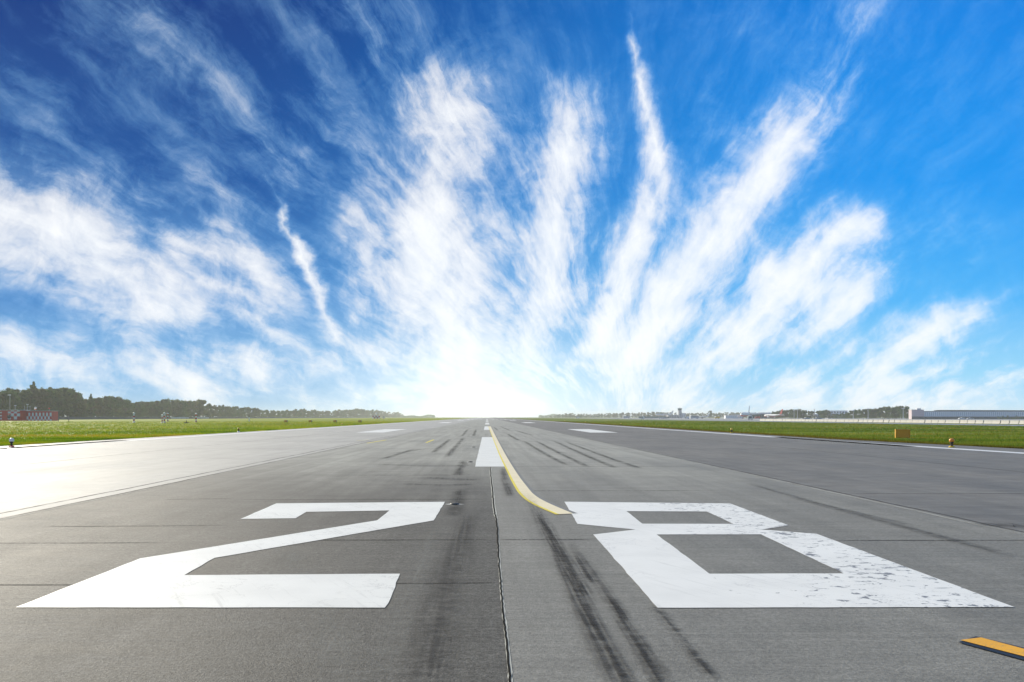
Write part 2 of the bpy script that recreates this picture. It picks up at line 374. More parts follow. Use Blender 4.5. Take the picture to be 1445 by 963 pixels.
def marking_mat(name, col, under, wear_x=None, base_wear=.10, rough=.5):
    """road paint with flakes and rubbed streaks; wear_x = (x0, x1) worn heavier towards x1"""
    m, nt, p, out = new_mat(name)
    tc = nt.node('ShaderNodeTexCoord').outputs['Object']
    x = nt.sep(tc)[0]
    fl = nt.noise(nt.mapping(tc, sc=(7.5, 9.0, 1)), 1, 8, .66, .6)
    fl2 = nt.noise(nt.mapping(tc, sc=(1.2, 2.2, 1), loc=(3, 1, 0)), 1, 3, .5)
    st = nt.noise(nt.mapping(nt.mapping(tc, rot=(0, 0, R(-24))), sc=(16, .8, 1)), 1, 4, .6)
    w = base_wear if wear_x is None else nt.smooth(x, wear_x[0], wear_x[1], base_wear, .52)
    k = nt.math('ADD', nt.math('MULTIPLY', fl, .75), nt.math('MULTIPLY', fl2, .25))
    bare = nt.smooth(k, nt.math('SUBTRACT', .74, nt.math('MULTIPLY', w, .36)), nt.math('SUBTRACT', .77, nt.math('MULTIPLY', w, .36)))
    dirt = nt.math('MULTIPLY', nt.smooth(st, .55, .78), .30)
    wv = nt.vmath('ADD', tc, nt.vmath('SCALE', nt.vmath('SUBTRACT', nt.noise(tc, 2.2, 5, .65, out=1), (.5, .5, .5)), .9))
    vo = nt.node('ShaderNodeTexVoronoi', feature='DISTANCE_TO_EDGE'); nt.l.new(wv, vo.inputs['Vector']); vo.inputs['Scale'].default_value = 2.1
    crk = nt.math('MULTIPLY', nt.smooth(vo.outputs['Distance'], .022, .006), nt.smooth(nt.noise(tc, .8, 4, .6), .44, .58))
    soil = nt.noise(tc, 1.1, 6, .6)
    c = nt.mix(nt.smooth(soil, .35, .72, .0, .30), col, tuple(.72 * v for v in col))
    c = nt.mix(dirt, c, (.25, .25, .25)); c = nt.mix(nt.math('MULTIPLY', crk, .30), c, under); c = nt.mix(bare, c, under)
    nt.set(p.inputs['Base Color'], c); p.inputs['Roughness'].default_value = rough; p.inputs['Specular IOR Level'].default_value = .2
    bp = nt.node('ShaderNodeBump'); bp.inputs['Strength'].default_value = .35; bp.inputs['Distance'].default_value = .006
    nt.set(bp.inputs['Height'], nt.noise(tc, 50, 4, .7)); nt.l.new(bp.outputs[0], p.inputs['Normal'])
    return m

def stain_mat(name, col, dens=.8, scale=(3, 22), lo=.35, hi=.65, soft=.5):
    """rubber / crack deposit lying on the surface: alpha torn by noise, faded to the edges of its strip (UV)"""
    m, nt, p, out = new_mat(name)
    T = nt.node('ShaderNodeTexCoord'); tc = T.outputs['Object']; u, v = nt.sep(T.outputs['UV'])[:2]
    e = nt.math('MULTIPLY', nt.smooth(v, 0, soft), nt.smooth(v, 1, 1 - soft))
    e = nt.math('MULTIPLY', e, nt.math('MULTIPLY', nt.smooth(u, 0, .22), nt.smooth(u, 1, .85)))
    n = nt.noise(nt.mapping(tc, sc=(scale[0], scale[1], 1)), 1, 6, .68, .4)
    n2 = nt.noise(nt.mapping(tc, sc=(24, .35, 1)), 1, 5, .6)
    a = nt.math('MULTIPLY', e, nt.math('MULTIPLY', nt.smooth(nt.math('ADD', nt.math('MULTIPLY', n, .55), nt.math('MULTIPLY', n2, .45)), lo, hi), dens))
    p.inputs['Base Color'].default_value = col + (1,); p.inputs['Roughness'].default_value = .85; p.inputs['Specular IOR Level'].default_value = .04
    tr = nt.node('ShaderNodeBsdfTransparent'); mx = nt.node('ShaderNodeMixShader')
    nt.set(mx.inputs[0], a); nt.l.new(tr.outputs[0], mx.inputs[1]); nt.l.new(p.outputs[0], mx.inputs[2]); nt.l.new(mx.outputs[0], out.inputs[0])
    return m

def leaf_mat(name, dark, light):
    m, nt, p, out = new_mat(name)
    T = nt.node('ShaderNodeTexCoord'); tc = T.outputs['Object']
    oi = nt.node('ShaderNodeObjectInfo').outputs['Random']
    n = nt.noise(tc, .55, 4, .6); n2 = nt.noise(tc, 3, 3, .6)
    k = nt.math('ADD', nt.math('MULTIPLY', n, .7), nt.math('MULTIPLY', n2, .3))
    c = nt.mix(nt.smooth(k, .36, .64), dark, light)
    c = nt.mix(nt.math('MULTIPLY', nt.smooth(oi, .60, 1.0), .40), c, (.16, .125, .045))   # some crowns already turning
    nt.set(p.inputs['Base Color'], c); p.inputs['Roughness'].default_value = .7; p.inputs['Specular IOR Level'].default_value = .2
    tr = nt.node('ShaderNodeBsdfTranslucent'); nt.set(tr.inputs[0], c)
    mx = nt.node('ShaderNodeMixShader'); mx.inputs[0].default_value = .42
    nt.l.new(p.outputs[0], mx.inputs[1]); nt.l.new(tr.outputs[0], mx.inputs[2]); nt.l.new(mx.outputs[0], out.inputs[0])
    return m

M = {}
M['grass'] = grass_mat('grass_ground'); M['blade'] = grass_mat('grass_blades', True)
M['pave'] = pavement_mat('runway_pavement')
M['apron'] = paint('apron_concrete', (.30, .30, .29), .6, .25, .2)
M['asphalt2'] = paint('taxiway_asphalt', (.27, .27, .28), .55, .25, .2)
M['white_two'] = marking_mat('white_paint_two', (.80, .80, .78), (.20, .20, .20), None, .16)
M['white_eight'] = marking_mat('white_paint_eight', (.79, .79, .78), (.20, .205, .22), (1.4, 3.4), .10)
M['white_line'] = marking_mat('white_paint_line', (.76, .76, .74), (.3, .3, .3), None, .16)
M['edge_line'] = marking_mat('white_paint_edge', (.72, .72, .72), (.2, .2, .2), None, .42)
M['cream'] = marking_mat('cream_paint', (.82, .72, .50), (.4, .36, .25), None, .10)
M['lemon'] = marking_mat('lemon_paint', (.80, .66, .05), (.4, .36, .2), None, .12)
M['amber'] = marking_mat('amber_paint', (.80, .40, .015), (.2, .18, .15), None, .06)
M['black_paint'] = marking_mat('black_paint', (.018, .018, .022), (.1, .1, .1), None, .10)
M['rubber'] = stain_mat('rubber_heavy', (.034, .034, .037), .72, (7, 16), .42, .60)
M['rubber_soft'] = stain_mat('rubber_soft', (.045, .045, .048), .55, (5, 10), .36, .66)
M['rubber_far'] = stain_mat('rubber_far', (.06, .06, .062), .62, (2, .8), .30, .66)
M['pale_dust'] = stain_mat('pale_dust', (.33, .33, .31), .40, (4, 8), .38, .68)
M['joint'] = stain_mat('joint_line', (.03, .03, .03), .8, (1.2, 30), .38, .55, .35)
M['seam'] = stain_mat('seam_line', (.035, .033, .03), .85, (30, 1.5), .40, .54, .35)
M['seam_pale'] = stain_mat('seam_pale', (.5, .5, .47), .8, (30, 1.5), .36, .58, .35)
M['crack'] = paint('crack_filler', (.006, .006, .006), .95, .1, 2, 0, .05)
M['crack_edge'] = paint('crack_edge', (.42, .42, .38), .7)
M['white'] = paint('white_metal', (.75, .76, .77), .4); M['white_wall'] = paint('white_wall', (.72, .72, .71), .6)
M['red'] = paint('signal_red', (.60, .035, .025), .45); M['dull_red'] = paint('dull_red', (.50, .045, .035), .55)
M['dark'] = paint('dark_metal', (.035, .037, .04), .5); M['grey'] = paint('grey_metal', (.30, .31, .33), .45)
M['pale_grey'] = paint('pale_grey', (.55, .57, .60), .5); M['black'] = paint('tyre_black', (.015, .015, .016), .7)
M['orange'] = paint('sign_orange', (.80, .34, .010), .45, .10); M['sign_edge'] = paint('sign_edge', (.78, .40, .02), .4)
M['yellow'] = paint('lamp_yellow', (.75, .5, .03), .4); M['lamp_orange'] = paint('lamp_orange', (.8, .28, .02), .35)
M['fence'] = paint('fence_dark', (.055, .058, .065), .6); M['pale_fence'] = paint('fence_pale', (.42, .44, .50), .6)
M['barrier'] = paint('barrier_concrete', (.42, .41, .39), .7, .35, 1.2)
M['bark'] = paint('bark', (.09, .07, .05), .9, .3, 4)
M['teal'] = paint('teal_cladding', (.10, .18, .19), .5); M['green_clad'] = paint('green_cladding', (.12, .19, .17), .5)
M['blue_clad'] = paint('pale_blue_cladding', (.80, .84, .86), .5); M['blue_dark'] = paint('slate_blue', (.44, .52, .57), .4)
M['pink'] = paint('pink_render', (.60, .50, .52), .7); M['roof_dark'] = paint('dark_roof', (.06, .075, .08), .6)
M['glass'] = paint('dark_glass', (.03, .05, .06), .12, .1, 1, 0, .8); M['green_glass'] = paint('green_glass', (.04, .12, .12), .12, .1, 1, 0, .8)
M['plaster'] = paint('grey_plaster', (.42, .42, .43), .7); M['sand'] = paint('sand_wall', (.55, .52, .40), .8)
M['silver'] = paint('silver_paint', (.45, .47, .50), .3, .05, 2, .3)
M['leaf_a'] = leaf_mat('leaves_a', (.036, .082, .022), (.105, .185, .042))
M['leaf_b'] = leaf_mat('leaves_b', (.046, .078, .026), (.130, .175, .052))
M['leaf_c'] = leaf_mat('leaves_shrub', (.048, .085, .018), (.135, .185, .042))

# ------------------------------------------------------------------ ground, runway, taxiway
def sheet(name, pts, z, mat, parent=None):
    mb = MB(); mb.add([(x, y, 0) for x, y in pts], [tuple(range(len(pts)))])
    return mb.build(name, mat, parent, loc=(0, 0, z))
def sheet_holes(name, loops, z, mat, parent=None):
    bm = bmesh.new(); ed = []
    for lp in loops:
        vs = [bm.verts.new((x, y, 0)) for x, y in lp]
        ed += [bm.edges.new((vs[i], vs[(i + 1) % len(vs)])) for i in range(len(vs))]
    bmesh.ops.triangle_fill(bm, use_beauty=True, use_dissolve=False, edges=ed)
    for f in bm.faces:
        f.normal_update()
        if f.normal.z < 0: f.normal_flip()
    me = bpy.data.meshes.new(name); bm.to_mesh(me); bm.free(); me.materials.append(mat)
    o = bpy.data.objects.new(name, me); C.objects.link(o); o.location.z = z
    if parent: o.parent = parent
    return o
def strip(name, pts, widths, z, mat, parent=None, sub=6, jit=0.0):
    """ribbon along ground points with UV (u along, v across)"""
    P = []; n = len(pts)
    if not isinstance(widths, (list, tuple)): widths = [widths] * n
    for i in range(n - 1):                                   # Catmull-Rom
        a, b, c, d = pts[max(i - 1, 0)], pts[i], pts[i + 1], pts[min(i + 2, n - 1)]
        for s in range(sub):
            t = s / sub
            q = [.5 * (2 * b[k] + (c[k] - a[k]) * t + (2 * a[k] - 5 * b[k] + 4 * c[k] - d[k]) * t * t + (3 * b[k] - a[k] - 3 * c[k] + d[k]) * t ** 3) for k in (0, 1)]
            P.append((q[0] + random.uniform(-jit, jit), q[1], widths[i] + (widths[i + 1] - widths[i]) * t))
    P.append((pts[-1][0], pts[-1][1], widths[-1]))
    vs = []; fs = []; uv = []
    for i, (x, y, w) in enumerate(P):
        x0, y0, _ = P[max(i - 1, 0)]; x1, y1, _ = P[min(i + 1, len(P) - 1)]
        L = math.hypot(x1 - x0, y1 - y0) or 1; nx, ny = (y1 - y0) / L, -(x1 - x0) / L
        vs += [(x - nx * w / 2, y - ny * w / 2, 0), (x + nx * w / 2, y + ny * w / 2, 0)]
        uv += [(i / (len(P) - 1), 0), (i / (len(P) - 1), 1)]
    for i in range(len(P) - 1): fs.append((2 * i, 2 * i + 1, 2 * i + 3, 2 * i + 2))
    me = bpy.data.meshes.new(name); me.from_pydata(vs, [], fs); me.materials.append(mat)
    ul = me.uv_layers.new(name='UVMap')
    for lp in me.loops: ul.data[lp.index].uv = uv[lp.vertex_index]
    me.update()
    if me.polygons[0].normal.z < 0: me.flip_normals()
    o = bpy.data.objects.new(name, me); C.objects.link(o); o.location.z = z
    if parent: o.parent = parent
    return o

ground = sheet('ground', [(-9000, -400), (9000, -400), (9000, 9000), (-9000, 9000)], -.03, M['grass'])
tag(ground, 'wide flat airfield of short green and straw coloured grass', 'ground', kind='structure')

def edge(xs, side):   # slightly uneven edge of the pavement
    pts = []; y = -30.0
    while y < 2600:
        base = xs(y); pts.append((base + random.uniform(-.10, .10), y)); y += 1.2 if y < 160 else 40
    return pts
le = edge(lambda y: -26.0 if y < 50 else -26.0 + min((y - 50) / 60, 1) * .7, -1)
re = edge(lambda y: 26.4 - min(max((y - 43) / 22, 0), 1) * 2.0, 1)
runway = MB()
nn = len(le)
runway.add([(x, y, 0) for x, y in le] + [(x, y, 0) for x, y in re], [(i, nn + i, nn + i + 1, i + 1) for i in range(nn - 1)])
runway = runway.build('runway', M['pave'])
tag(runway, 'long grey asphalt and concrete runway with white numerals', 'runway', kind='structure')

taxi = sheet('taxiway', [(93.5, 60), (108, 60), (112, 420), (112, 1500), (97, 1500), (97, 420)], -.012, M['asphalt2'])
tag(taxi, 'pale grey taxiway strip running beyond the right hand grass', 'taxiway', kind='structure')
apron = sheet('apron', [(124, 150), (480, 150), (900, 500), (900, 1650), (150, 1650), (116, 420)], -.020, M['apron'])
tag(apron, 'grey concrete apron in front of the terminal buildings', 'apron', kind='structure')

# painted markings (parts of the runway)
two = [(22, 858), (543, 858.5), (548, 852), (564.5, 810.5), (260, 812.5), (303, 788), (612, 735), (628, 708.7), (390, 711), (339, 733), (417.5, 732), (432.5, 723), (549.5, 721), (532, 735), (197, 789)]
eight = [(796.3, 708.6), (1030, 711), (1113, 742), (1075, 748), (1152.5, 754), (1431.5, 857.6), (928, 858.6), (837, 755), (896.6, 748), (815, 740)]
hole1 = [(884, 722), (997.5, 722.6), (1035, 740), (906.6, 739.7)]
hole2 = [(926.7, 755), (1073.7, 754.8), (1190.6, 810), (1001, 810.5)]
def ragged(lp, step=.22, j=.006):
    out = []
    for i in range(len(lp)):
        a, b = lp[i], lp[(i + 1) % len(lp)]; n = max(1, int(math.dist(a, b) / step))
        for k in range(n):
            t = k / n; jj = j if k else 0
            out.append((a[0] + (b[0] - a[0]) * t + random.uniform(-jj, jj), a[1] + (b[1] - a[1]) * t + random.uniform(-jj, jj)))
    return out
def gp(l): return ragged([G(*p) for p in l])
tag(sheet_holes('runway_numeral', [gp(two)], .005, M['white_two'], runway), 'white numeral 2 painted on the dark left lane')
tag(sheet_holes('runway_numeral', [gp(eight), gp(hole1), gp(hole2)], .005, M['white_eight'], runway), 'flaking white numeral 8 painted on the grey right lane')

def quad(name, x0, x1, y0, y1, z, mat): return sheet(name, ragged([(x0, y0), (x1, y0), (x1, y1), (x0, y1)], 1.0, .01), z, mat, runway)
d0 = 28.3
for k in range(10):
    y0 = d0 + k * 82
    quad('centreline_stripe', -.37, .56, y0, y0 + 42, .005, M['white_line'])
for k, (ya, yb) in enumerate([(91, 117), (242, 275), (395, 425), (545, 580), (700, 740)]):
    for s in (-1, 1):
        a, b = sorted((s * 10.4, s * 13.2)); quad('touchdown_bar', a, b, ya, yb, .005, M['white_line'])
for k in range(6):
    x0 = 3.6 + k * 3.0
    for s in (-1, 1):
        a, b = sorted((s * x0, s * (x0 + 1.8))); quad('threshold_bar', a, b, 640, 690, .005, M['white_line'])
strip('edge_line', [(23.6, 20), (22.9, 46), (22.4, 70), (22.4, 110), (22.3, 800)], [.8, .8, .9, .9, .9], .005, M['edge_line'], runway)
strip('edge_line', [(-24.6, 20), (-24.3, 60), (-23.6, 110), (-23.4, 800)], .9, .005, M['edge_line'], runway)
# yellow lead line with its lemon outline
L1 = [(689.5, 602), (694, 613), (703, 635), (715, 660), (728, 685), (739, 700), (756, 712), (789, 726.5)]
R1 = [(692.5, 602), (698, 613), (709.5, 635), (726, 663), (745, 689), (757, 701), (776, 711.5), (809, 725.5)]
def curve_poly(a, b): return [G(*p) for p in a] + [G(*p) for p in b[::-1]]
def smooth_line(l, sub=6):
    g = [G(*p) for p in l]; out = []
    for i in range(len(g) - 1):
        a, b, c, d = g[max(i - 1, 0)], g[i], g[i + 1], g[min(i + 2, len(g) - 1)]
        for s in range(sub):
            t = s / sub
            out.append(tuple(.5 * (2 * b[k] + (c[k] - a[k]) * t + (2 * a[k] - 5 * b[k] + 4 * c[k] - d[k]) * t * t + (3 * b[k] - a[k] - 3 * c[k] + d[k]) * t ** 3) for k in (0, 1)))
    out.append(g[-1]); return out
A, B = smooth_line(L1), smooth_line(R1)
mb = MB(); n = len(A)
mb.add([(x, y, 0) for x, y in A] + [(x, y, 0) for x, y in B], [(i, n + i, n + i + 1, i + 1) for i in range(n - 1)])
lead = mb.build('lead_line', M['cream'], runway, loc=(0, 0, .007)); tag(lead, 'pale yellow taxi line curving away from the centre line')
ol = MB(); A2 = [(x - .055, y - .02) for x, y in A]
ol.add([(x, y, 0) for x, y in A2] + [(x, y, 0) for x, y in A], [(i, n + i, n + i + 1, i + 1) for i in range(n - 1)])
ol.build('line_border', M['lemon'], lead, loc=(0, 0, 0))
bd = MB(); B2 = [(x + .07, y + .05) for x, y in B]
bd.add([(x, y, 0) for x, y in B] + [(x, y, 0) for x, y in B2], [(i, n + i, n + i + 1, i + 1) for i in range(n - 1)])
bd.build('line_border', M['rubber_soft'] if False else M['asphalt2'], lead, loc=(0, 0, -.001)).data.materials[0] = paint('dark_border', (.15, .15, .15), .6)
# amber dash with black border, near right corner
def line_ext(a, b, px): t = (px - a[0]) / (b[0] - a[0]); return (px, a[1] + (b[1] - a[1]) * t)
tb, bb = line_ext((1377, 899.7), (1445, 915.8), 1560), line_ext((1355, 908), (1445, 933), 1560)
ty, by = line_ext((1377, 902), (1445, 919.3), 1560), line_ext((1357, 906.5), (1445, 929), 1560)
dash = sheet('holding_dash', [G(*p) for p in [(1384, 901.8), ty, by, (1355, 905.5)]], .011, M['amber'], runway)
tag(dash, 'amber dash with black borders at the near right edge')
sheet('dash_border', [G(*p) for p in [(1377, 899.5), tb, bb, (1352, 908)]], -.003, M['black_paint'], dash)
for a, b, w in [((518, 625.8), (545, 621.2), .14), ((601.5, 625), (612, 620.8), .14), ((503, 622.2), (520, 621.0), .08)]:
    strip('faded_dash', [G(*a), G(*b)], w, .005, M['lemon'], runway)

# cracks, joints, seams and rubber (parts of the runway)
ck = [(691.8, 660), (692.9, 674), (695, 692.5), (696, 707), (698, 723.6), (700.7, 736), (702.3, 759.5), (704, 790), (706.5, 824.5), (709.5, 860), (713.5, 894), (719, 955), (723, 990)]
g = [G(*p) for p in ck]
strip('joint_edge', [(x + .004, y) for x, y in g], [.055] * 5 + [.028] * 8, .003, M['crack_edge'], runway, 10, .004)
strip('centre_crack', g, [.026] * 4 + [.022] * 3 + [.014] * 6, .006, M['crack'], runway, 10, .004)
for px0, py, px1 in [(0, 826, 200), (505, 824, 706), (0, 767, 250), (420, 762.5, 702), (703, 762, 838), (1150, 763, 1445), (330, 705.5, 695), (60, 743, 330), (230, 705, 330), (697, 693, 1010), (1200, 697, 1445), (280, 647, 470), (480, 671, 690), (700, 659, 1000), (1000, 640, 1300)]:
    a, b = G(px0, py), G(px1, py - random.uniform(0, 1.5)); dd = a[1]
    if px0 == 0: a = (a[0] - 1.5, a[1])
    if px1 == 1445: b = (b[0] + 2.5, b[1])
    strip('joint', [a, ((a[0] * 2 + b[0]) / 3, a[1]), b], .055 + .0016 * dd, .003, M['joint'], runway, 12, 0)
for yy in (44, 58, 73, 95, 121, 150):
    strip('joint', [(-24, yy), (0, yy + .2), (24, yy)], .10 + .0016 * yy, .003, M['joint'], runway, 20, 0)
for x, w, mt in [(-7.45, .07, 'seam'), (-7.85, .10, 'seam'), (7.22, .06, 'seam'), (7.08, .10, 'seam_pale'), (-15.2, .10, 'seam'), (15.1, .08, 'seam'), (-7.36, .07, 'seam_pale')]:
    strip('seam', [(x, 1), (x + .03, 30), (x - .05, 70), (x, 130)], w, .003, M[mt], runway, 30, .02)
def tyre(pts, w, mat, z=.0075):
    gg = [G(*p) for p in pts]; return strip('tyre_mark', gg, w, z, M[mat], runway, 8, .01)
tyre([(738, 690), (775, 760), (805, 820), (838, 890), (890, 990)], .34, 'rubber_soft')
tyre([(800, 800), (822, 850), (845, 900), (900, 1000)], .26, 'rubber', .0095)
tyre([(760, 720), (790, 780), (830, 850)], .26, 'rubber', .0085)
tyre([(800, 760), (850, 830), (890, 890), (950, 985)], .22, 'rubber_soft')
tyre([(812, 785), (838, 825)], .18, 'rubber', .0085)
tyre([(855, 835), (900, 910), (945, 985)], .20, 'rubber', .0085)
tyre([(915, 850), (955, 895), (1015, 965)], .17, 'rubber', .0085)
tyre([(709, 660), (713, 680), (720, 702)], .30, 'rubber_far')
for a, b in [((738, 622), (802, 658)), ((755, 622), (832, 660)), ((780, 622), (872, 662)), ((796, 623), (908, 663))]:
    tyre([a, ((a[0] + b[0]) / 2 - 2, (a[1] + b[1]) / 2), b], .36, 'rubber_far')
for a, b in [((636, 619), (610, 640)), ((655, 617), (630, 646)), ((597, 634), (560, 640)), ((585, 634), (540, 648)), ((697, 603), (703, 608)), ((706, 602), (720, 608)), ((728, 608), (752, 615)), ((660, 606), (652, 616)), ((672, 606), (668, 616)), ((715, 612), (732, 622)), ((835, 606), (900, 612)), ((880, 618), (1000, 622)), ((650, 690), (640, 730)), ((655, 650), (645, 672))]:
    tyre([a, ((a[0] + b[0]) / 2, (a[1] + b[1]) / 2), b], .42, 'rubber_far')
tyre([(594, 674), (630, 676), (676, 678)], 1.0, 'rubber_soft'); tyre([(560, 683), (620, 685), (672, 684)], .7, 'rubber_soft')
tyre([(520, 655), (600, 658), (668, 657)], .8, 'rubber_soft')
tyre([(664, 720), (630, 830), (600, 985)], .5, 'rubber_soft')
tyre([(615, 735), (580, 830), (525, 985)], .36, 'pale_dust', .0032); tyre([(655, 730), (650, 800), (640, 900)], .2, 'pale_dust', .0032)
tyre([(400, 770), (440, 830), (500, 985)], .5, 'pale_dust', .0032)
tyre([(1110, 700), (1240, 735), (1445, 790)], .35, 'rubber_soft'); tyre([(1050, 681), (1160, 712), (1300, 745)], .25, 'rubber_soft')
tyre([(1380, 742), (1430, 742), (1500, 748)], .8, 'rubber_soft')

# ------------------------------------------------------------------ grass stalks along the visible verges
def grass_tufts():
    vs = []; fs = []
    def tuft(x, y):
        d = math.hypot(x, y); s = 1 + d / 90
        for _ in range(4):
            a = random.uniform(0, 6.283); h = random.uniform(.05, .13) * (1 + d / 400); w = .012 * s
            bx, by = x + random.uniform(-.09, .09) * s, y + random.uniform(-.09, .09) * s
            lx, ly = math.cos(a) * h * .5, math.sin(a) * h * .5
            px_, py_ = -math.sin(a) * w, math.cos(a) * w
            b = len(vs)
            vs.extend([(bx - px_, by - py_, -.03), (bx + px_, by + py_, -.03), (bx + lx, by + ly, h - .03)]); fs.append((b, b + 1, b + 2))
    for _ in range(52000):
        d = math.exp(random.uniform(math.log(42), math.log(330)))
        if random.random() < .5:
            x = -26.3 - random.random() ** 1.6 * max(0, .56 * d - 26.3) if .56 * d > 26.8 else None
        else:
            x = 25.0 + random.random() ** 1.4 * min(67, max(0, .62 * d - 25.0)) if .62 * d > 26 else None
            if x is not None and d < 66: x = max(x, 26.6 - min(max((d - 43) / 22, 0), 1) * 2.0)
        if x is not None: tuft(x, d)
    me = bpy.data.meshes.new('grass'); me.from_pydata(vs, [], fs); me.materials.append(M['blade']); me.update()
    o = bpy.data.objects.new('grass', me); C.objects.link(o)
    tag(o, 'short uneven grass growing along both edges of the runway', 'grass', kind='stuff')
grass_tufts()

# ------------------------------------------------------------------ trees
def crown_mesh(name, seed, h, w, mat, nclump=16, leaves=1500, low=.12, spiky=False):
    rnd = random.Random(seed); vs = []; fs = []
    cl = []
    for i in range(nclump):
        t = rnd.uniform(0, 1); zz = h * (low + .10 + (.84 - low) * t)
        rr = w * .5 * math.sin(math.pi * min(.97, .18 + .80 * t)) ** .6 * math.sqrt(rnd.random())
        a = rnd.uniform(0, 6.283); cl.append((math.cos(a) * rr, math.sin(a) * rr, zz, rnd.uniform(.13, .24) * w * (1.15 - .5 * t)))
    cl.append((rnd.uniform(-.1, .1) * w, 0, h * .88, .15 * w))
    if spiky: cl += [(rnd.uniform(-.05, .05) * w, 0, h * .97, .08 * w), (0, 0, h * 1.02, .05 * w)]
    per = leaves // len(cl)
    for cx, cy, cz, cr in cl:
        for _ in range(per):
            v = Vector((rnd.gauss(0, 1), rnd.gauss(0, 1), rnd.gauss(0, .85))).normalized() * cr * rnd.uniform(.55, 1.12)
            p = Vector((cx, cy, cz)) + v
            n = (v.normalized() + Vector((rnd.gauss(0, .5), rnd.gauss(0, .5), rnd.gauss(.25, .5)))).normalized()
            a = n.orthogonal().normalized(); b = n.cross(a); s = rnd.uniform(.018, .034) * h
            q = rnd.uniform(0, 6.283); a, b = a * math.cos(q) + b * math.sin(q), b * math.cos(q) - a * math.sin(q)
            k = len(vs); vs.extend([tuple(p - a * s), tuple(p + b * s * .7), tuple(p + a * s), tuple(p - b * s * .7)]); fs.append((k, k + 1, k + 2, k + 3))
    me = bpy.data.meshes.new(name); me.from_pydata(vs, [], fs); me.materials.append(mat); me.update(); return me
def trunk_mesh(name, seed, h, w):
    rnd = random.Random(seed); mb = MB(); r = h * .018
    mb.tube([(0, 0, -.3), (rnd.uniform(-.1, .1), 0, h * .3), (rnd.uniform(-.2, .2), 0, h * .6), (0, 0, h * .86)], [r * 1.3, r, r * .6, r * .2], 7)
    for k in range(6):
        a = rnd.uniform(0, 6.283); z = h * rnd.uniform(.28, .62); L = w * rnd.uniform(.25, .4)
        mb.tube([(0, 0, z), (math.cos(a) * L * .5, math.sin(a) * L * .5, z + L * .3), (math.cos(a) * L, math.sin(a) * L, z + L * .75)], [r * .5, r * .35, r * .12], 5)
    o = mb.build(name, M['bark']); me = o.data; bpy.data.objects.remove(o); return me
KINDS = []                                        # unit trees 10 m tall
for i in range(7):
    mat = M['leaf_a'] if i % 2 else M['leaf_b']
    w = [6.4, 7.4, 5.6, 8.2, 6.8, 5.0, 7.0][i]
    KINDS.append((crown_mesh('crown', 40 + i, 10, w, mat, 15 + i, 2600, .10), trunk_mesh('trunk', 70 + i, 10, w)))
SPIKE = (crown_mesh('crown', 91, 10, 3.6, M['leaf_a'], 13, 1500, .12, True), trunk_mesh('trunk', 92, 10, 3.4))
SHRUB = [crown_mesh('foliage', 120 + i, 3, 4.4, M['leaf_c'], 9, 700, .0) for i in range(4)]
STEM = trunk_mesh('stem', 130, 2.6, 2.6)
def tree(x, y, h, label, group, kind=None, wide=1.0):
    cr, tr = kind or random.choice(KINDS); k = h / 10.0
    t = thing('tree', label, 'tree', (x, y, -.03), random.uniform(0, 6.28), group)
    t.scale = (k * wide, k * wide, k)
    for nm, me in (('crown', cr), ('trunk', tr)):
        o = bpy.data.objects.new(nm, me); C.objects.link(o); o.parent = t
    return t
def shrub(x, y, h, label, group):
    t = thing('shrub', label, 'shrub', (x, y, -.03), random.uniform(0, 6.28), group); k = h / 3.0; t.scale = (k * random.uniform(1, 1.35), k * random.uniform(1, 1.35), k)
    for nm, me in (('foliage', random.choice(SHRUB)), ('stem', STEM)):
        o = bpy.data.objects.new(nm, me); C.objects.link(o); o.parent = t
def interp(tab, x):
    for (x0, y0), (x1, y1) in zip(tab, tab[1:]):
        if x0 <= x <= x1: return y0 + (y1 - y0) * (x - x0) / (x1 - x0)
    return tab[-1][1] if x > tab[-1][0] else tab[0][1]

# left wood: skyline heights read from the photo, trees set on lines parallel to the runway
SKY_L = [(-60, 549), (0, 552), (10, 547), (25, 549), (60, 547), (78, 546), (95, 546), (108, 550), (114, 562), (128, 561), (140, 561), (155, 557), (175, 561), (187, 568), (200, 565), (222, 564), (243, 562), (270, 564), (287, 563), (300, 571), (312, 571), (330, 573), (350, 573), (370, 577), (400, 578), (430, 577), (455, 579), (480, 577), (505, 576), (525, 577), (540, 580), (560, 581), (575, 585), (610, 587)]
px = -46.0
while px < 566:
    for row in (0, 1):
        qx = px + row * 3.2 + random.uniform(-1.6, 1.6)
        lat = 300 + row * 22 + random.uniform(-5, 5); d = F * lat / (PX - qx)
        h = max(5.0, TOP(interp(SKY_L, qx) + random.uniform(-.3, 2.2) + (1 - row) * random.uniform(0, 2.0), d))
        if qx < 112: lab, gr = 'tall dark tree in the high wood behind the chequered cabins', 'high wood behind the chequered cabins'
        elif qx < 300: lab, gr = 'leafy tree in the wood behind the red and white poles', 'wood behind the red and white poles'
        else: lab, gr = 'hazy tree in the long wood thinning towards the end of the runway', 'far hazy wood on the left'
        tree(-lat, d, h, lab, gr, wide=random.uniform(.9, 1.2) * (1.0 if qx < 400 else 1.25))
    px += 7.2 if px < 300 else 6.0
d = F * 306 / (PX - 47.5)
tree(-306, d, TOP(541, d), 'slender pointed tree standing above the wood behind the chequered cabins', None, SPIKE)
d = F * 300 / (PX - 128.5)
tree(-300, d, TOP(557.5, d), 'thin spindly tree in the low gap beside the high wood', None, SPIKE)
px = -20.0
while px < 560:
    lat = 291 + random.uniform(-2, 2); d = F * lat / (PX - px)
    shrub(-lat, d, random.uniform(3.2, 5.4) * (1 if px < 300 else 1.3), 'low green shrub at the foot of the wood along the dark fence', 'shrubs along the fence'); px += random.uniform(5.0, 7.5)

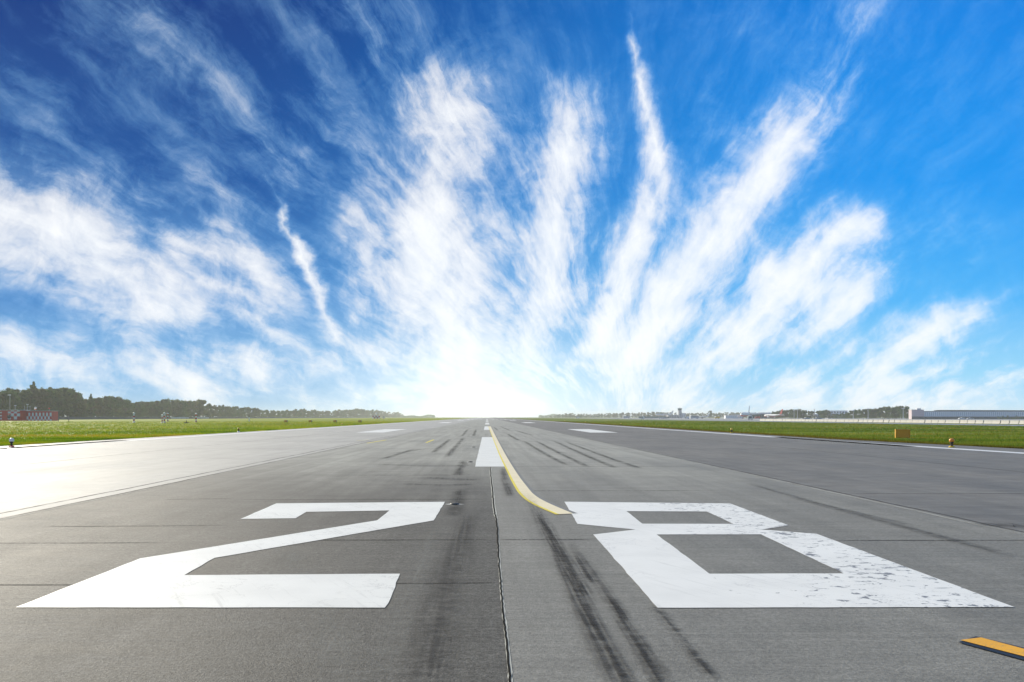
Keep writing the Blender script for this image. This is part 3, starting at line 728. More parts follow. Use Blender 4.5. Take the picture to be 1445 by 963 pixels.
# right hand trees
SKY_R = [(776, 588), (782, 586), (790, 584), (806, 583), (830, 584), (850, 583), (880, 582), (905, 582), (925, 581), (970, 583), (1000, 582), (1030, 582), (1060, 581.5), (1085, 582.5)]
px = 778.0
while px < 1092:
    for row in (0, 1):
        qx = px + row * 3 + random.uniform(-1.2, 1.2); d = 2300 - (qx - 780) * 2.2 + row * 40
        tree(LX(qx, d), d, max(6, TOP(interp(SKY_R, qx) + random.uniform(-.2, 1.4), d)), 'small far tree in the low belt behind the airport buildings', 'far tree belt behind the terminal', wide=1.15)
    px += 6.2
SKY_R2 = [(1090, 581), (1097, 580), (1105, 578), (1120, 577), (1135, 578), (1150, 579), (1167, 578), (1172, 583), (1192, 583), (1197, 579), (1215, 577), (1228, 576), (1240, 575), (1250, 573), (1258, 574), (1268, 571.5), (1278, 573), (1284, 577)]
px = 1092.0
while px < 1284:
    qx = px + random.uniform(-1, 1); d = 1010 - (px - 1092) * .9 + random.uniform(-15, 15)
    big = px > 1196
    tree(LX(qx, d), d, TOP(interp(SKY_R2, qx) + random.uniform(-.4, 1.0), d),
         'dark rounded tree in the dense clump beside the long ribbed hall' if big else 'dark tree in the row behind the parked aircraft',
         'clump beside the ribbed hall' if big else 'row behind the parked aircraft', KINDS[random.choice([1, 3, 5])], wide=1.05)
    if True:
        tree(LX(qx + 3, d + 25), d + 25, TOP(interp(SKY_R2, qx + 3) + random.uniform(0, 2.5), d + 25), 'dark rounded tree in the dense clump beside the long ribbed hall' if big else 'dark tree in the row behind the parked aircraft', 'clump beside the ribbed hall' if big else 'row behind the parked aircraft', KINDS[random.choice([1, 3, 5])])
    if px > 1190 or random.random() < .5: shrub(LX(px, d - 18), d - 18, random.uniform(3, 5), 'dark bush filling the foot of the trees behind the concrete barriers', 'bushes under the trees')
    px += 6.0
for px, t in [(915, 584.5), (933, 581.5), (1002, 579)]:
    d = 1500; tree(LX(px, d), d, TOP(t, d), 'round tree rising above the roofs near the control tower', 'trees near the control tower', wide=1.2)
for px in range(1408, 1470, 7):
    d = 640; shrub(LX(px, d), d, random.uniform(1.8, 3.0), 'dark shrub in front of the far end of the ribbed hall', 'shrubs before the ribbed hall')
# the wood that closes the far end: one hazy mass
def far_wood():
    rnd = random.Random(5); vs = []; fs = []
    for _ in range(9000):
        x = rnd.choice((-1, 1)) * rnd.uniform(190, 480); y = 3300 + rnd.uniform(-60, 60); hmax = 9 + 3 * math.sin(x * .03) + 2 * math.sin(x * .11)
        p = Vector((x, y, rnd.uniform(0, hmax))); s = rnd.uniform(.8, 1.6)
        a = Vector((rnd.gauss(0, 1), rnd.gauss(0, 1), rnd.gauss(0, 1))).normalized(); b = a.orthogonal().normalized()
        k = len(vs); vs.extend([tuple(p - a * s), tuple(p + b * s), tuple(p + a * s), tuple(p - b * s)]); fs.append((k, k + 1, k + 2, k + 3))
    me = bpy.data.meshes.new('far_wood'); me.from_pydata(vs, [], fs); me.materials.append(M['leaf_a']); me.update()
    o = bpy.data.objects.new('far_wood', me); C.objects.link(o); tag(o, 'faint wood closing the far end of the runway', 'wood', kind='stuff')
far_wood()

# ------------------------------------------------------------------ left side: fence, cabins, poles, lights
def fence_run(name, label, lat, pxa, pxb, h, mats, step=8):
    t = thing(name, label, 'fence', (-lat, F * lat / (PX - pxa), -.03))
    ya, yb = F * lat / (PX - pxa), F * lat / (PX - pxb)
    pn = MB(); n = int((yb - ya) / 12)
    for i in range(n):
        y = ya + i * 12
        pn.box(0, y - ya + 6, h / 2, .08, 11.9, h - .1, 0)
    pn.build('panel', mats, t)
    ps = MB()
    for i in range(n + 1): ps.box(.12, i * 12, h / 2 + .05, .14, .14, h + .15, 0)
    ps.build('posts', M['dark'], t)
    return t
fence_run('fence', 'dark solid boundary fence along the foot of the left wood', 284, -30, 522, 1.9, M['fence'])
for pa, pb, lb in [(241, 266, 'longer pale strip of panelling in front of the dark boundary fence'), (276, 292, 'shorter pale strip of panelling in front of the dark boundary fence')]:
    t = thing('pale_fence', lb, 'fence', (0, 0, 0)); lat = 280.5
    ya, yb = F * lat / (PX - pa), F * lat / (PX - pb); mb = MB(); k = ya
    while k < yb: mb.box(-lat, k + 3.5, .95, .12, 6.8, 1.3); k += 7
    mb.build('panel', M['pale_fence'], t); mb = MB(); k = ya
    while k < yb + 1: mb.box(-lat + .05, k, .6, .2, .2, 1.3); k += 14
    mb.build('posts', M['dark'], t)

DC = 400.0
def cab_x(px): return LX(px, DC)
def grid_wall(x0, x1, z0, z1, y, nx, rows, pattern):
    """front facade of real squares set 3 cm proud of each other; pattern(i,j) -> material index"""
    mb = MB(); dx = (x1 - x0) / nx
    for i in range(nx):
        for j, (a, b) in enumerate(rows):
            m = pattern(i, j); mb.box(x0 + (i + .5) * dx, y, (a + b) / 2, dx * .998, .10 if m == 0 else .14, (b - a) * .998, m)
    return mb
gz = -.03
hc = TOP(580.3, DC)
ch = thing('equipment_cabin', 'long cabin with a small red and white chequer front and pale roof edge', 'cabin', (0, 0, 0))
xa, xb = cab_x(37.5), cab_x(72.5)
MB().box((xa + xb) / 2, DC + 3.2, hc / 2 - .05, xb - xa, 6.0, hc - .1).build('wall', M['dull_red'], ch)
rows = [(0.0, .55), (.55, hc * .45), (hc * .45, hc * .83), (hc * .83, hc)]
grid_wall(xa, xb, 0, hc, DC + .12, 14, rows, lambda i, j: 0 if (j == 3 or (i + j) % 2 == (0 if j != 2 else 0) and not (i % 2 == 1 and j == 2)) else 1).build('chequer_front', [M['dull_red'], M['white']], ch)
MB().box((xa + xb) / 2, DC + 3.1, hc + .06, xb - xa + .3, 6.5, .14).build('roof', M['white_wall'], ch)
hb = TOP(579.2, DC - 4)
cb = thing('equipment_cabin', 'cabin with large red and white squares beside the frame edge', 'cabin', (0, 0, 0))
x0, x1 = cab_x(-14), cab_x(36)
MB().box((x0 + x1) / 2, DC, hb / 2 - .05, x1 - x0, 6.2, hb - .1).build('wall', M['dull_red'], cb)
rows = [(0, hb * .12), (.12 * hb, .42 * hb), (.42 * hb, .70 * hb), (.70 * hb, .88 * hb), (.88 * hb, hb - .02)]
grid_wall(cab_x(16.5), cab_x(33.5), 0, hb, DC - 3.2, 4, rows, lambda i, j: 1 if (i + j) % 2 == 1 and j > 0 else 0).build('chequer_front', [M['dull_red'], M['white']], cb)
MB().box((x0 + x1) / 2, DC - .1, hb + .08, x1 - x0 + .4, 6.9, .2).build('roof', M['white_wall'], cb)
dr = MB().box((cab_x(-6) + cab_x(4.6)) / 2, DC - 3.2, hb * .42, cab_x(4.6) - cab_x(-6), .16, hb * .72).build('door', M['white'], cb)
MB().box(cab_x(3.6), DC - 3.32, hb * .40, .06, .08, .3).build('handle', M['dark'], dr)
MB().tube([(cab_x(34.5), DC - 3.15, 0), (cab_x(34.5), DC - 3.15, hb)], .10, 8).build('drainpipe', M['red'], cb)
# red and white barrier frame in front of the cabin
fr = thing('warning_frame', 'red and white timber frame standing before the large squared cabin', 'frame', (cab_x(12.5), DC - 9, -.03))
fh = 3.9
for sx in (-1.35, 1.35):
    mb = MB()
    for k in range(6): mb.box(sx, 0, (k + .5) * fh / 6, .5, .3, fh / 6 * .999, k % 2)
    mb.build('post', [M['dull_red'], M['white']], fr)
mb = MB()
for k in range(5): mb.box(-1.1 + (k + .5) * .44, .02, fh - .3, .44, .26, .5, (k + 1) % 2)
mb.build('crossbar', [M['dull_red'], M['dark']], fr)
MB().tube([(-1.2, .06, .3), (1.2, .06, fh - .7)], .13, 8).build('brace', M['dull_red'], fr)
# dark round drum antenna
ant = thing('drum_antenna', 'dark round antenna on a tripod before the squared cabin', 'antenna', (cab_x(26.3), DC - 8, -.03))
mb = MB(); mb.tube([(0, -.25, 1.9), (0, -.1, 1.9), (0, .15, 1.9), (0, .3, 1.9)], [.75, .85, .8, .4], 18); mb.build('dish', M['dark'], ant, True)
for a in (90, 210, 330): MB().tube([(0, .1, 1.5), (math.cos(R(a)) * .7, math.sin(R(a)) * .7, 0)], .06, 6).build('leg', M['dark'], ant)
# roof masts and lamps
def mast(px, ybase, ytop, top, d, label, hb0):
    t = thing('roof_mast', label, 'mast', (LX(px, d), d, hb0)); h = TOP(ytop, d) - hb0
    MB().tube([(0, 0, 0), (0, 0, h)], [.07, .05], 8).build('pole', M['pale_grey'], t)
    if top == 'box': MB().box(0, 0, h + .12, .9, .3, .3).build('head', M['pale_grey'], t)
    elif top == 'ball':
        MB().lathe([(.05, h - .1), (.45, h), (.55, h + .3), (.4, h + .6), (.05, h + .7)], 12).build('lamp', M['white'], t, True)
        MB().lathe([(.1, h - .5), (.5, h - .42), (.5, h - .3), (.1, h - .2)], 12).build('collar', M['red'], t)
    elif top == 'red': MB().lathe([(.05, h - .1), (.3, h), (.32, h + .3), (.05, h + .5)], 10).build('lamp', M['red'], t, True)
    elif top == 'tee': MB().box(0, 0, h - .1, 1.1, .08, .08).build('crossarm', M['pale_grey'], t); 
    return t
mast(21.5, 0, 573, 'box', DC, 'thin roof mast with a flat head on the squared cabin', hb + .18)
mast(34.5, 0, 572.5, None, DC, 'plain bare mast at the joint between the two cabins', hb + .18)
mast(38.8, 0, 571.5, 'box', DC + 2, 'tall roof mast with a box head on the chequered cabin', hc + .13)
mast(42.5, 0, 573.5, 'tee', DC + 2, 'roof mast with a crossarm on the chequered cabin', hc + .13)
mast(50, 0, 576.8, 'ball', DC + 2, 'short mast with a round white lamp on the chequered cabin', hc + .13)
mast(69.5, 0, 577.2, 'red', DC + 2, 'short mast with a red obstruction lamp on the cabin roof end', hc + .13)
lm = thing('light_mast', 'tall thin floodlight mast rising behind the squared cabin', 'mast', (LX(14, DC + 20), DC + 20, -.03)); hh = TOP(558, DC + 20)
MB().tube([(0, 0, 0), (0, 0, hh)], [.16, .09], 8).build('pole', M['pale_grey'], lm)
MB().box(-.2, -.1, hh + .15, 1.3, .4, .45).build('lamp_head', M['white'], lm)

def banded_pole(px, ytop, ybase, label, flip, w=.22):
    x, d = G(px, ybase); t = thing('banded_pole', label, 'pole', (x, d, -.03)); h = TOP(ytop, d); n = 5
    mb = MB()
    for k in range(n):
        z0, z1 = h * k / n, h * (k + 1) / n; mb.tube([(0, 0, z0), (0, 0, z1)], w, 12, (k + flip) % 2)
    mb.build('post', [M['white'], M['dull_red']], t)
    mb = MB(); mb.lathe([(w * .7, h), (w * 1.7, h + .05), (w * 1.5, h + .3), (w * .5, h + .45)], 12); mb.build('cap', M['white'], t, True)
    mb = MB(); mb.lathe([(w * 2, 0), (w * 2, .12), (w * 1.1, .2)], 12); mb.build('base', M['grey'], t)
banded_pole(189, 584.4, 596.6, 'red and white banded pole standing alone with white base band', 0)
banded_pole(228.8, 587, 597, 'shorter mostly white pole beside two banded poles', 0, .17)
banded_pole(232, 584.3, 596.8, 'middle banded pole with white foot in the group of three', 0)
banded_pole(236.8, 584.5, 595.2, 'banded pole with red foot in the group of three', 1)
banded_pole(276.6, 585, 596.2, 'banded pole with red foot standing alone near the stub post', 1)
x, d = G(263, 597.2); t = thing('stub_post', 'short dark stub post between banded poles on the grass', 'post', (x, d, -.03))
MB().tube([(0, 0, 0), (0, 0, .75)], [.14, .08], 8).build('post', M['dark'], t); MB().box(0, 0, .1, 1.3, .6, .2).build('base', M['dark'], t)
x, d = G(351.5, 595); t = thing('monitor_post', 'slim white post with dark top on the far grass', 'post', (x, d, -.03)); h = TOP(585.5, d)
MB().tube([(0, 0, 0), (0, 0, h * .62)], .2, 10).build('post', M['white'], t); MB().tube([(0, 0, h * .62), (0, 0, h)], .06, 8).build('spike', M['dark'], t); MB().box(0, 0, h, .6, .1, .1).build('crossarm', M['dark'], t)
for px, py, lb in [(82.5, 595.3, 'small dark stub lamp in the grass nearest the chequered cabin'), (97, 595.3, 'small dark stub lamp in the grass further from the chequered cabin')]:
    x, d = G(px, py); t = thing('stub_lamp', lb, 'lamp', (x, d, -.03), group='stub lamps by the cabins')
    MB().tube([(0, 0, 0), (0, 0, .55)], [.09, .07], 8).build('stem', M['dark'], t); MB().lathe([(.08, .5), (.22, .56), (.2, .8), (.04, .9)], 10).build('lamp', M['dark'], t, True)
names = ['first from the cabins', 'second from the cabins', 'third from the cabins', 'farthest from the cabins']
for px, nm in zip((403.5, 438, 473, 508), names):
    x, d = G(px, 597.2); t = thing('approach_light_box', 'low dark approach light box in a row of four, ' + nm, 'light box', (x, d, -.03), group='row of four approach light boxes')
    MB().box(0, 0, .55, .8, 1.0, .38).build('housing', M['dark'], t); MB().box(0, -.51, .55, .66, .04, .22).build('lens', M['lamp_orange'], t)
    for sx in (-.28, .28): MB().tube([(sx, 0, 0), (sx, 0, .4)], .05, 6).build('leg', M['dark'], t)

def edge_light(x, d, label, cap, low, group=None, s=1.0):
    t = thing('runway_edge_light', label, 'runway light', (x, d, -.03), group=group); t.scale = (s, s, s)
    MB().lathe([(.13, 0), (.14, .06), (.10, .10)], 14).build('base', low, t)
    MB().lathe([(.055, .10), (.05, .22), (.085, .24), (.085, .30)], 12).build('stem', M['black'], t)
    MB().lathe([(.09, .30), (.115, .33), (.115, .40), (.09, .45), (.03, .47)], 14).build('lamp', cap, t, True)
x, d = G(16.3, 631); edge_light(x, d, 'white topped runway edge light nearest on the left grass', M['white'], M['dull_red'], None, 1.05)
x, d = G(336.8, 610); edge_light(x, d, 'yellow runway edge light farther along the left grass', M['yellow'], M['white'], None, 1.1)
x, d = G(1343, 631.6); edge_light(x, d, 'orange topped runway edge light nearest on the right grass', M['lamp_orange'], M['yellow'], None, 1.05)
x, d = G(1032.5, 611.5); edge_light(x, d, 'yellow runway edge light farther along the right grass', M['yellow'], M['yellow'], None, 1.1)
for k in range(3):
    for s in (-27.5, 25.5):
        edge_light(s, 172 + 62 * k, 'tiny distant yellow runway edge light beside the pavement', M['yellow'], M['yellow'], 'distant runway edge lights')

# flush centre line lights on their white painted diamonds
for px, py, w, lb in [(641.5, 712.2, 27, 'flush centre light in a white diamond beside the numeral 2'), (664, 652.5, 14, 'flush centre light beside the near white stripe'), (668.5, 631.5, 9, 'flush centre light beside the far end of the first white stripe')]:
    x, d = G(px, py); hw = w / 2 * H / (py - PY)
    mk = sheet('light_marking', ragged([(x - hw, d), (x - hw * .35, d - .10), (x + hw * .45, d - .10), (x + hw, d), (x + hw * .4, d + .12), (x - hw * .4, d + .12)], .1, .006), .005, M['white_line'], runway)
    t = thing('centreline_light', lb, 'runway light', (x, d, .006))
    MB().lathe([(.085, 0), (.080, .012), (.05, .022), (.01, .024)], 16).build('housing', M['dark'], t, True)
    MB().box(0, -.06, .014, .06, .03, .012).build('lens', M['glass'], t)

# radar hut on the left far end
d = 1050.0; xx = LX(531, d); t = thing('radar_hut', 'small red and white hut with a white dome near the far wood', 'hut', (xx, d, -.03))
MB().box(0, 0, 1.6, 8.6, 5, 3.2).build('wall', M['dull_red'], t)
mb = MB()
for i in range(5):
    for j in range(2):
        if (i + j) % 2 == 0: mb.box(-3.44 + i * 1.72, -2.54, .8 + j * 1.6, 1.7, .1, 1.58)
mb.build('white_squares', M['white'], t); MB().box(0, 0, 3.28, 9, 5.4, .16).build('roof', M['white'], t)
MB().tube([(-2.6, 0, 3.3), (-2.6, 0, 4.8)], .3, 8).build('stand', M['grey'], t)
MB().lathe([(.3, 4.7), (1.1, 5.0), (1.35, 5.7), (1.05, 6.4), (.1, 6.9)], 14).build('dome', M['white'], t, True)
d = 1060.0; t = thing('white_hut', 'tiny white hut standing beside the domed radar hut', 'hut', (LX(541.5, d), d, -.03))
MB().box(0, 0, .9, 2.6, 2.6, 1.8).build('wall', M['white'], t); MB().prism([(-1.5, 1.8), (1.5, 1.8), (0, 2.6)], -1.5, 1.5).build('roof', M['grey'], t)

# ------------------------------------------------------------------ yellow sign on the right grass
x, d = G(1273.5, 619.3)
sg = thing('taxiway_sign', 'plain orange sign box standing on the right grass', 'sign', (x, d, -.03), R(-14))
hs = TOP(606.5, d) + .03; ws = 18.0 / F * d
b = bmesh.new(); bmesh.ops.create_cube(b, size=1); bmesh.ops.scale(b, vec=(ws, .24, hs - .10), verts=b.verts); bmesh.ops.translate(b, vec=(0, 0, (hs + .10) / 2), verts=b.verts)
bmesh.ops.bevel(b, geom=b.edges[:], offset=.02, segments=2, affect='EDGES'); me = bpy.data.meshes.new('cabinet'); b.to_mesh(me); b.free(); me.materials.append(M['orange'])
o = bpy.data.objects.new('cabinet', me); C.objects.link(o); o.parent = sg
MB().box(-ws / 2 - .012, 0, (hs + .10) / 2, .024, .27, hs - .08).build('end_cap', M['sign_edge'], sg); MB().box(ws / 2 + .012, 0, (hs + .10) / 2, .024, .27, hs - .08).build('end_cap', M['orange'], sg)
MB().box(0, 0, hs + .012, ws + .05, .27, .024).build('top_rail', M['sign_edge'], sg)
for sx in (-ws * .36, ws * .36): MB().tube([(sx, 0, 0), (sx, 0, .14)], .03, 8).build('leg', M['dark'], sg)
sheet('plinth', [(x - .8, d - .3), (x + 1.5, d - .25), (x + 1.5, d + .35), (x - .8, d + .35)], 0, M['dark']).name = 'sign_pad'  # shade painted as a dark sheet under the sign, reaching further right
tag(bpy.data.objects['sign_pad'], 'dark ground pad under the orange sign', 'pad', kind='structure')

# ------------------------------------------------------------------ right side: barriers, cars, aircraft, buildings
prof = [(-.30, 0), (.30, 0), (.30, .08), (.14, .30), (.09, .80), (-.09, .80), (-.14, .30), (-.30, .08)]
bar0 = None; yy = 168.0; bx = lambda y: 121.5 - (y - 168) * .016
i = 0
while yy < 392:
    if bar0 is None:
        mb = MB(); mb.prism(prof, -1.72, 1.72); mb.box(0, 1.74, .4, .06, .06, .3); o = bar0 = mb.build('concrete_barrier', M['barrier'])
    else: o = bar0.copy(); C.objects.link(o)
    o.location = (bx(yy) + random.uniform(-.05, .05), yy, -.02); o.rotation_euler.z = R(random.uniform(-.8, .8)); o.scale.z = 1.05
    tag(o, 'pale concrete barrier block in the long line beyond the taxiway', 'barrier', 'line of concrete barriers'); yy += 3.56; i += 1

def car(x, y, rz, label, paint_m, kind='car', group=None):
    t = thing('parked_' + kind, label, kind, (x, y, -.015), rz, group)
    if kind == 'car':
        L, Wd = 4.3, 1.75
        body = [(-2.15, .30), (2.15, .30), (2.15, .72), (1.95, .84), (1.0, .92), (.45, 1.38), (-.95, 1.42), (-1.75, .98), (-2.12, .9)]
        gl = [(.92, .95), (.45, 1.33), (-.92, 1.37), (-1.6, 1.0)]
    elif kind == 'van':
        L, Wd = 5.2, 1.95
        body = [(-2.6, .35), (2.6, .35), (2.6, .95), (2.35, 1.15), (1.7, 2.0), (1.4, 2.2), (-2.5, 2.25), (-2.6, 2.1)]
        gl = [(2.15, 1.2), (1.65, 1.95), (.7, 1.98), (.7, 1.2)]
    else:
        L, Wd = 9.0, 2.4
        body = [(-4.5, .4), (4.5, .4), (4.5, 1.2), (4.35, 2.7), (4.2, 2.9), (-4.4, 2.9), (-4.5, 2.7)]
        gl = [(4.2, 1.4), (4.15, 2.4), (-4.2, 2.4), (-4.2, 1.4)]
    MB().prism(body, -Wd / 2, Wd / 2).build('body', paint_m, t)
    for s in (-1, 1): MB().prism(gl, s * Wd / 2 - .015, s * Wd / 2 + .015).build('side_window', M['glass'], t)
    fx = body[2][0]
    MB().box(fx - (.9 if kind == 'car' else .28), 0, 1.15 if kind == 'car' else 1.65, .5 if kind == 'car' else .4, Wd * .86, .36 if kind == 'car' else .7).build('windscreen', M['glass'], t)
    for ax in (-L * .31, L * .31):
        for s in (-1, 1):
            w = MB().tube([(ax, s * (Wd / 2 - .2), .32), (ax, s * (Wd / 2 + .02), .32)], .32, 14).build('wheel', M['black'], t)
    for s in (-1, 1): MB().box(fx + .01, s * Wd * .36, .66, .04, .3, .16).build('headlight', M['pale_grey'], t)
    return t
car(LX(1137, 402), 402, R(190), 'white car parked side on beside the barriers, left of the red tailed jet', M['white'])
car(LX(1153.5, 408), 408, R(172), 'white car parked below the red and white tail fin', M['white'])
car(LX(1059, 520), 520, R(250), 'dark van with pale front driving below the grounded jet nose', M['silver'], 'van')
car(LX(1357, 640), 640, R(185), 'white car before the ribbed hall, left of a pair', M['white'], 'car'); car(LX(1369, 640), 640, R(178), 'silver car before the ribbed hall, right of a pair', M['silver'])
car(LX(906.5, 720), 720, R(250), 'white van parked alone before the green hangar', M['white'], 'van')
car(LX(932, 900), 900, R(180), 'white car before the grey block of the control tower', M['white']); car(LX(938, 900), 900, R(175), 'pale silver car beside the white car near the control tower', M['silver'])
car(LX(980, 900), 900, R(182), 'white bus standing between the control tower and a small jet', M['white'], 'bus')
car(LX(969, 880), 880, R(180), 'white van parked at the foot of the control tower', M['white'], 'van')
car(LX(1012, 1000), 1000, R(180), 'yellow truck shaped van on the apron beside the small jet', M['yellow'], 'van')
car(LX(1069, 900), 900, R(180), 'dull red van before the terminal wall', M['dull_red'], 'van')
car(LX(884, 1150), 1150, R(180), 'tiny white bus far along the low tree belt', M['white'], 'bus'); car(LX(815, 1250), 1250, R(180), 'tiny white van far off at the thin end of the tree belt', M['white'], 'van')

def airliner(x, y, rz, label, L, fin_m, belly_m, z=-.02):
    t = thing('airliner', label, 'aircraft', (x, y, z), rz); r = L * .055; zc = r + L * .055
    mb = MB(); st = [(.5, .02, -.25), (.485, .35, -.18), (.45, .72, -.06), (.40, .95, 0), (.33, 1, 0), (-.15, 1, 0), (-.28, .85, .15), (-.40, .48, .45), (-.49, .14, .72), (-.5, .05, .76)]
    n = 16; vs = []; fs = []; mi = []
    for a, k, dz in st:
        for j in range(n):
            q = 2 * math.pi * j / n; vs.append((a * L, math.cos(q) * r * k, zc + dz * r + math.sin(q) * r * k))
    for i in range(len(st) - 1):
        for j in range(n): mb_f = (i * n + j, i * n + (j + 1) % n, (i + 1) * n + (j + 1) % n, (i + 1) * n + j); fs.append(mb_f); mi.append(1 if 8 < j < 15 else 0)
    b0 = MB(); b0.v = vs; b0.f = fs; b0.mi = mi; b0.build('fuselage', [M['white'], belly_m], t, True)
    for s in (-1, 1):
        w = MB(); w.add([(.10 * L, s * r * .6, zc - r * .5), (-.10 * L, s * r * .6, zc - r * .5), (-.17 * L, s * .46 * L, zc + .02 * L), (-.11 * L, s * .46 * L, zc + .02 * L),
                         (.10 * L, s * r * .6, zc - r * .2), (-.10 * L, s * r * .6, zc - r * .4), (-.17 * L, s * .46 * L, zc + .024 * L), (-.11 * L, s * .46 * L, zc + .026 * L)],
                        [(0, 1, 2, 3), (7, 6, 5, 4), (0, 4, 5, 1), (1, 5, 6, 2), (2, 6, 7, 3), (3, 7, 4, 0)]); w.build('wing', M['pale_grey'], t)
        e = MB(); e.tube([(.12 * L, s * .16 * L, zc - r * .95), (.09 * L, s * .16 * L, zc - r * .95), (.0, s * .16 * L, zc - r * .9)], [r * .5, r * .55, r * .3], 12); e.build('engine', M['white'], t, True)
        h = MB(); h.add([(-.40 * L, s * r * .2, zc + .7 * r), (-.49 * L, s * r * .2, zc + .7 * r), (-.525 * L, s * .17 * L, zc + 1.0 * r), (-.48 * L, s * .17 * L, zc + 1.0 * r),
                         (-.40 * L, s * r * .2, zc + .85 * r), (-.49 * L, s * r * .2, zc + .8 * r), (-.525 * L, s * .17 * L, zc + 1.06 * r), (-.48 * L, s * .17 * L, zc + 1.08 * r)],
                        [(0, 1, 2, 3), (7, 6, 5, 4), (0, 4, 5, 1), (1, 5, 6, 2), (2, 6, 7, 3), (3, 7, 4, 0)]); h.build('tailplane', M['pale_grey'], t)
        g_ = MB(); g_.tube([(-.03 * L, s * r * 1.2, zc - r * .6), (-.03 * L, s * r * 1.2, .35)], .12, 8); g_.tube([(-.03 * L, s * r * 1.2 - .3, .45), (-.03 * L, s * r * 1.2 + .3, .45)], .45, 12, 1); g_.build('landing_gear', [M['grey'], M['black']], t)
        wb = MB(); wb.prism([(.36 * L, zc + .18 * r), (.36 * L, zc + .36 * r), (-.28 * L, zc + .36 * r), (-.28 * L, zc + .18 * r)], s * r * .93, s * r * .975); wb.build('cabin_windows', M['glass'], t)
    fn = MB(); zt = zc + .8 * r
    fn.prism([(-.34 * L, zt), (-.475 * L, zt + .02 * L), (-.53 * L, zt + .19 * L), (-.475 * L, zt + .19 * L)], -.15, .15); fn.build('tail_fin', fin_m, t)
    cw = MB(); cw.add([(.445 * L, -.5 * r, zc + .62 * r), (.445 * L, .5 * r, zc + .62 * r), (.472 * L, .42 * r, zc + .30 * r), (.472 * L, -.42 * r, zc + .30 * r)], [(0, 1, 2, 3)])
    cw.build('cockpit_window', M['glass'], t)
    g_ = MB(); g_.tube([(.38 * L, 0, zc - r * .8), (.38 * L, 0, .3)], .1, 8); g_.tube([(.38 * L, -.3, .36), (.38 * L, .3, .36)], .36, 12, 1); g_.build('nose_gear', [M['grey'], M['black']], t)
    return t
airliner(LX(1052, 1010), 1010, R(-118), 'white airliner with red belly facing the runway left of the terminal', 42, M['white'], M['dull_red'])
airliner(LX(1091, 1005), 1005, R(112), 'white airliner with red and white tail turned away right of the terminal', 30, M['dull_red'], M['dull_red'])
airliner(LX(1152, 960), 960, R(62), 'white airliner with tall reddish tail before the dark trees', 30, M['pink'], M['white'])
airliner(LX(990.5, 1050), 1050, R(150), 'small white jet with white tail right of the control tower', 17, M['white'], M['white'])
airliner(LX(937, 1330), 1330, R(168), 'white airliner seen side on above the green hangar roof', 26, M['white'], M['white'], 2.5)

def block(name, label, px0, px1, ytop, d, depth, wall, roof, cat='building', z0=-.03):
    x0, x1 = LX(px0, d), LX(px1, d); h = TOP(ytop, d)
    t = thing(name, label, cat, ((x0 + x1) / 2, d, z0)); w = x1 - x0
    MB().box(0, depth / 2, (h - .3) / 2, w, depth, h - .3).build('wall', wall, t)
    MB().box(0, depth / 2, h - .15, w + .6, depth + .6, .3).build('roof', roof, t)
    return t, w, h
def windows(t, w, h, n, z, ww, wh, mat, y=-.03, x0=0):
    for i in range(n):
        xx = -w / 2 + (i + .5) * w / n + x0
        fr_ = MB().box(xx, y, z, ww, .08, wh).build('window', mat, t)
# long ribbed hall on the right
t, w, h = block('ribbed_hall', 'long pale blue hall with dark ribs and flat dark roof at far right', 1304, 1520, 580.2, 700, 8, M['blue_clad'], M['roof_dark'])
mb = MB(); n = 74
for i in range(n): mb.box(-w / 2 + (i + .5) * w / n, -.12, h * .63, w / n * .30, .10, h * .46)
mb.build('ribs', M['blue_dark'], t); MB().box(0, -.2, h * .15, w, .4, h * .30).build('base', M['glass'], t); MB().box(0, -.35, h * .335, w, .7, .25).build('canopy', M['pale_grey'], t)
MB().prism([(-w / 2 + 10, h), (w / 2, h), (w / 2, h + .4), (-w / 2 + 30, h + .75), (-w / 2 + 12, h + .75)], 3, 7).build('roof_ridge', M['roof_dark'], t)
t, w, h = block('end_block', 'pale pink block joined to the left end of the ribbed hall', 1286.5, 1303.6, 578.2, 698, 5, M['pink'], M['white_wall'])
MB().box(0, -.2, h * .14, w, .4, h * .28).build('base', M['glass'], t)
mb = MB()
for k in range(4): mb.box(0, -.03, h * (.42 + k * .14), w, .06, .08)
mb.build('wall_joints', M['plaster'], t)
MB().box(w * .2, 3, h + .5, 3, 2.5, 1.0).build('rooftop_unit', M['pale_grey'], t)
# blocks behind the trees
t, w, h = block('pale_block', 'pale blue office block showing between the dark trees', 1168, 1196, 579.5, 1120, 8, M['blue_clad'], M['white_wall']); 
for k in range(3): windows(t, w, h, 7, h * (.3 + .24 * k), w / 11, 1.5, M['glass'])
# terminal
t, w, h = block('terminal', 'terminal with teal glass wall and white overhanging roof', 1058, 1098, 584.0, 1080, 12, M['teal'], M['white'])
windows(t, w, h, 12, h * .45, w / 15, h * .5, M['glass']); MB().box(-w * .02, -2.5, h + .1, w + 5, 6, 1.3).build('roof_overhang', M['white'], t); MB().box(w * .1, 8, h + .9, w * .4, 3, 1.2).build('plant_room', M['pale_grey'], t)
t, w, h = block('blue_hut_block', 'low pale blue building left of the red bellied airliner', 1024, 1049, 586.2, 1080, 8, M['blue_clad'], M['white_wall'])
windows(t, w, h, 8, h * .5, w / 14, h * .35, M['blue_dark'])
for sx in (-6, -2.5, 2, 4.5): MB().tube([(sx, 3, h), (sx, 3, h + 1.7)], .14, 6).build('roof_pole', M['blue_dark'], t)
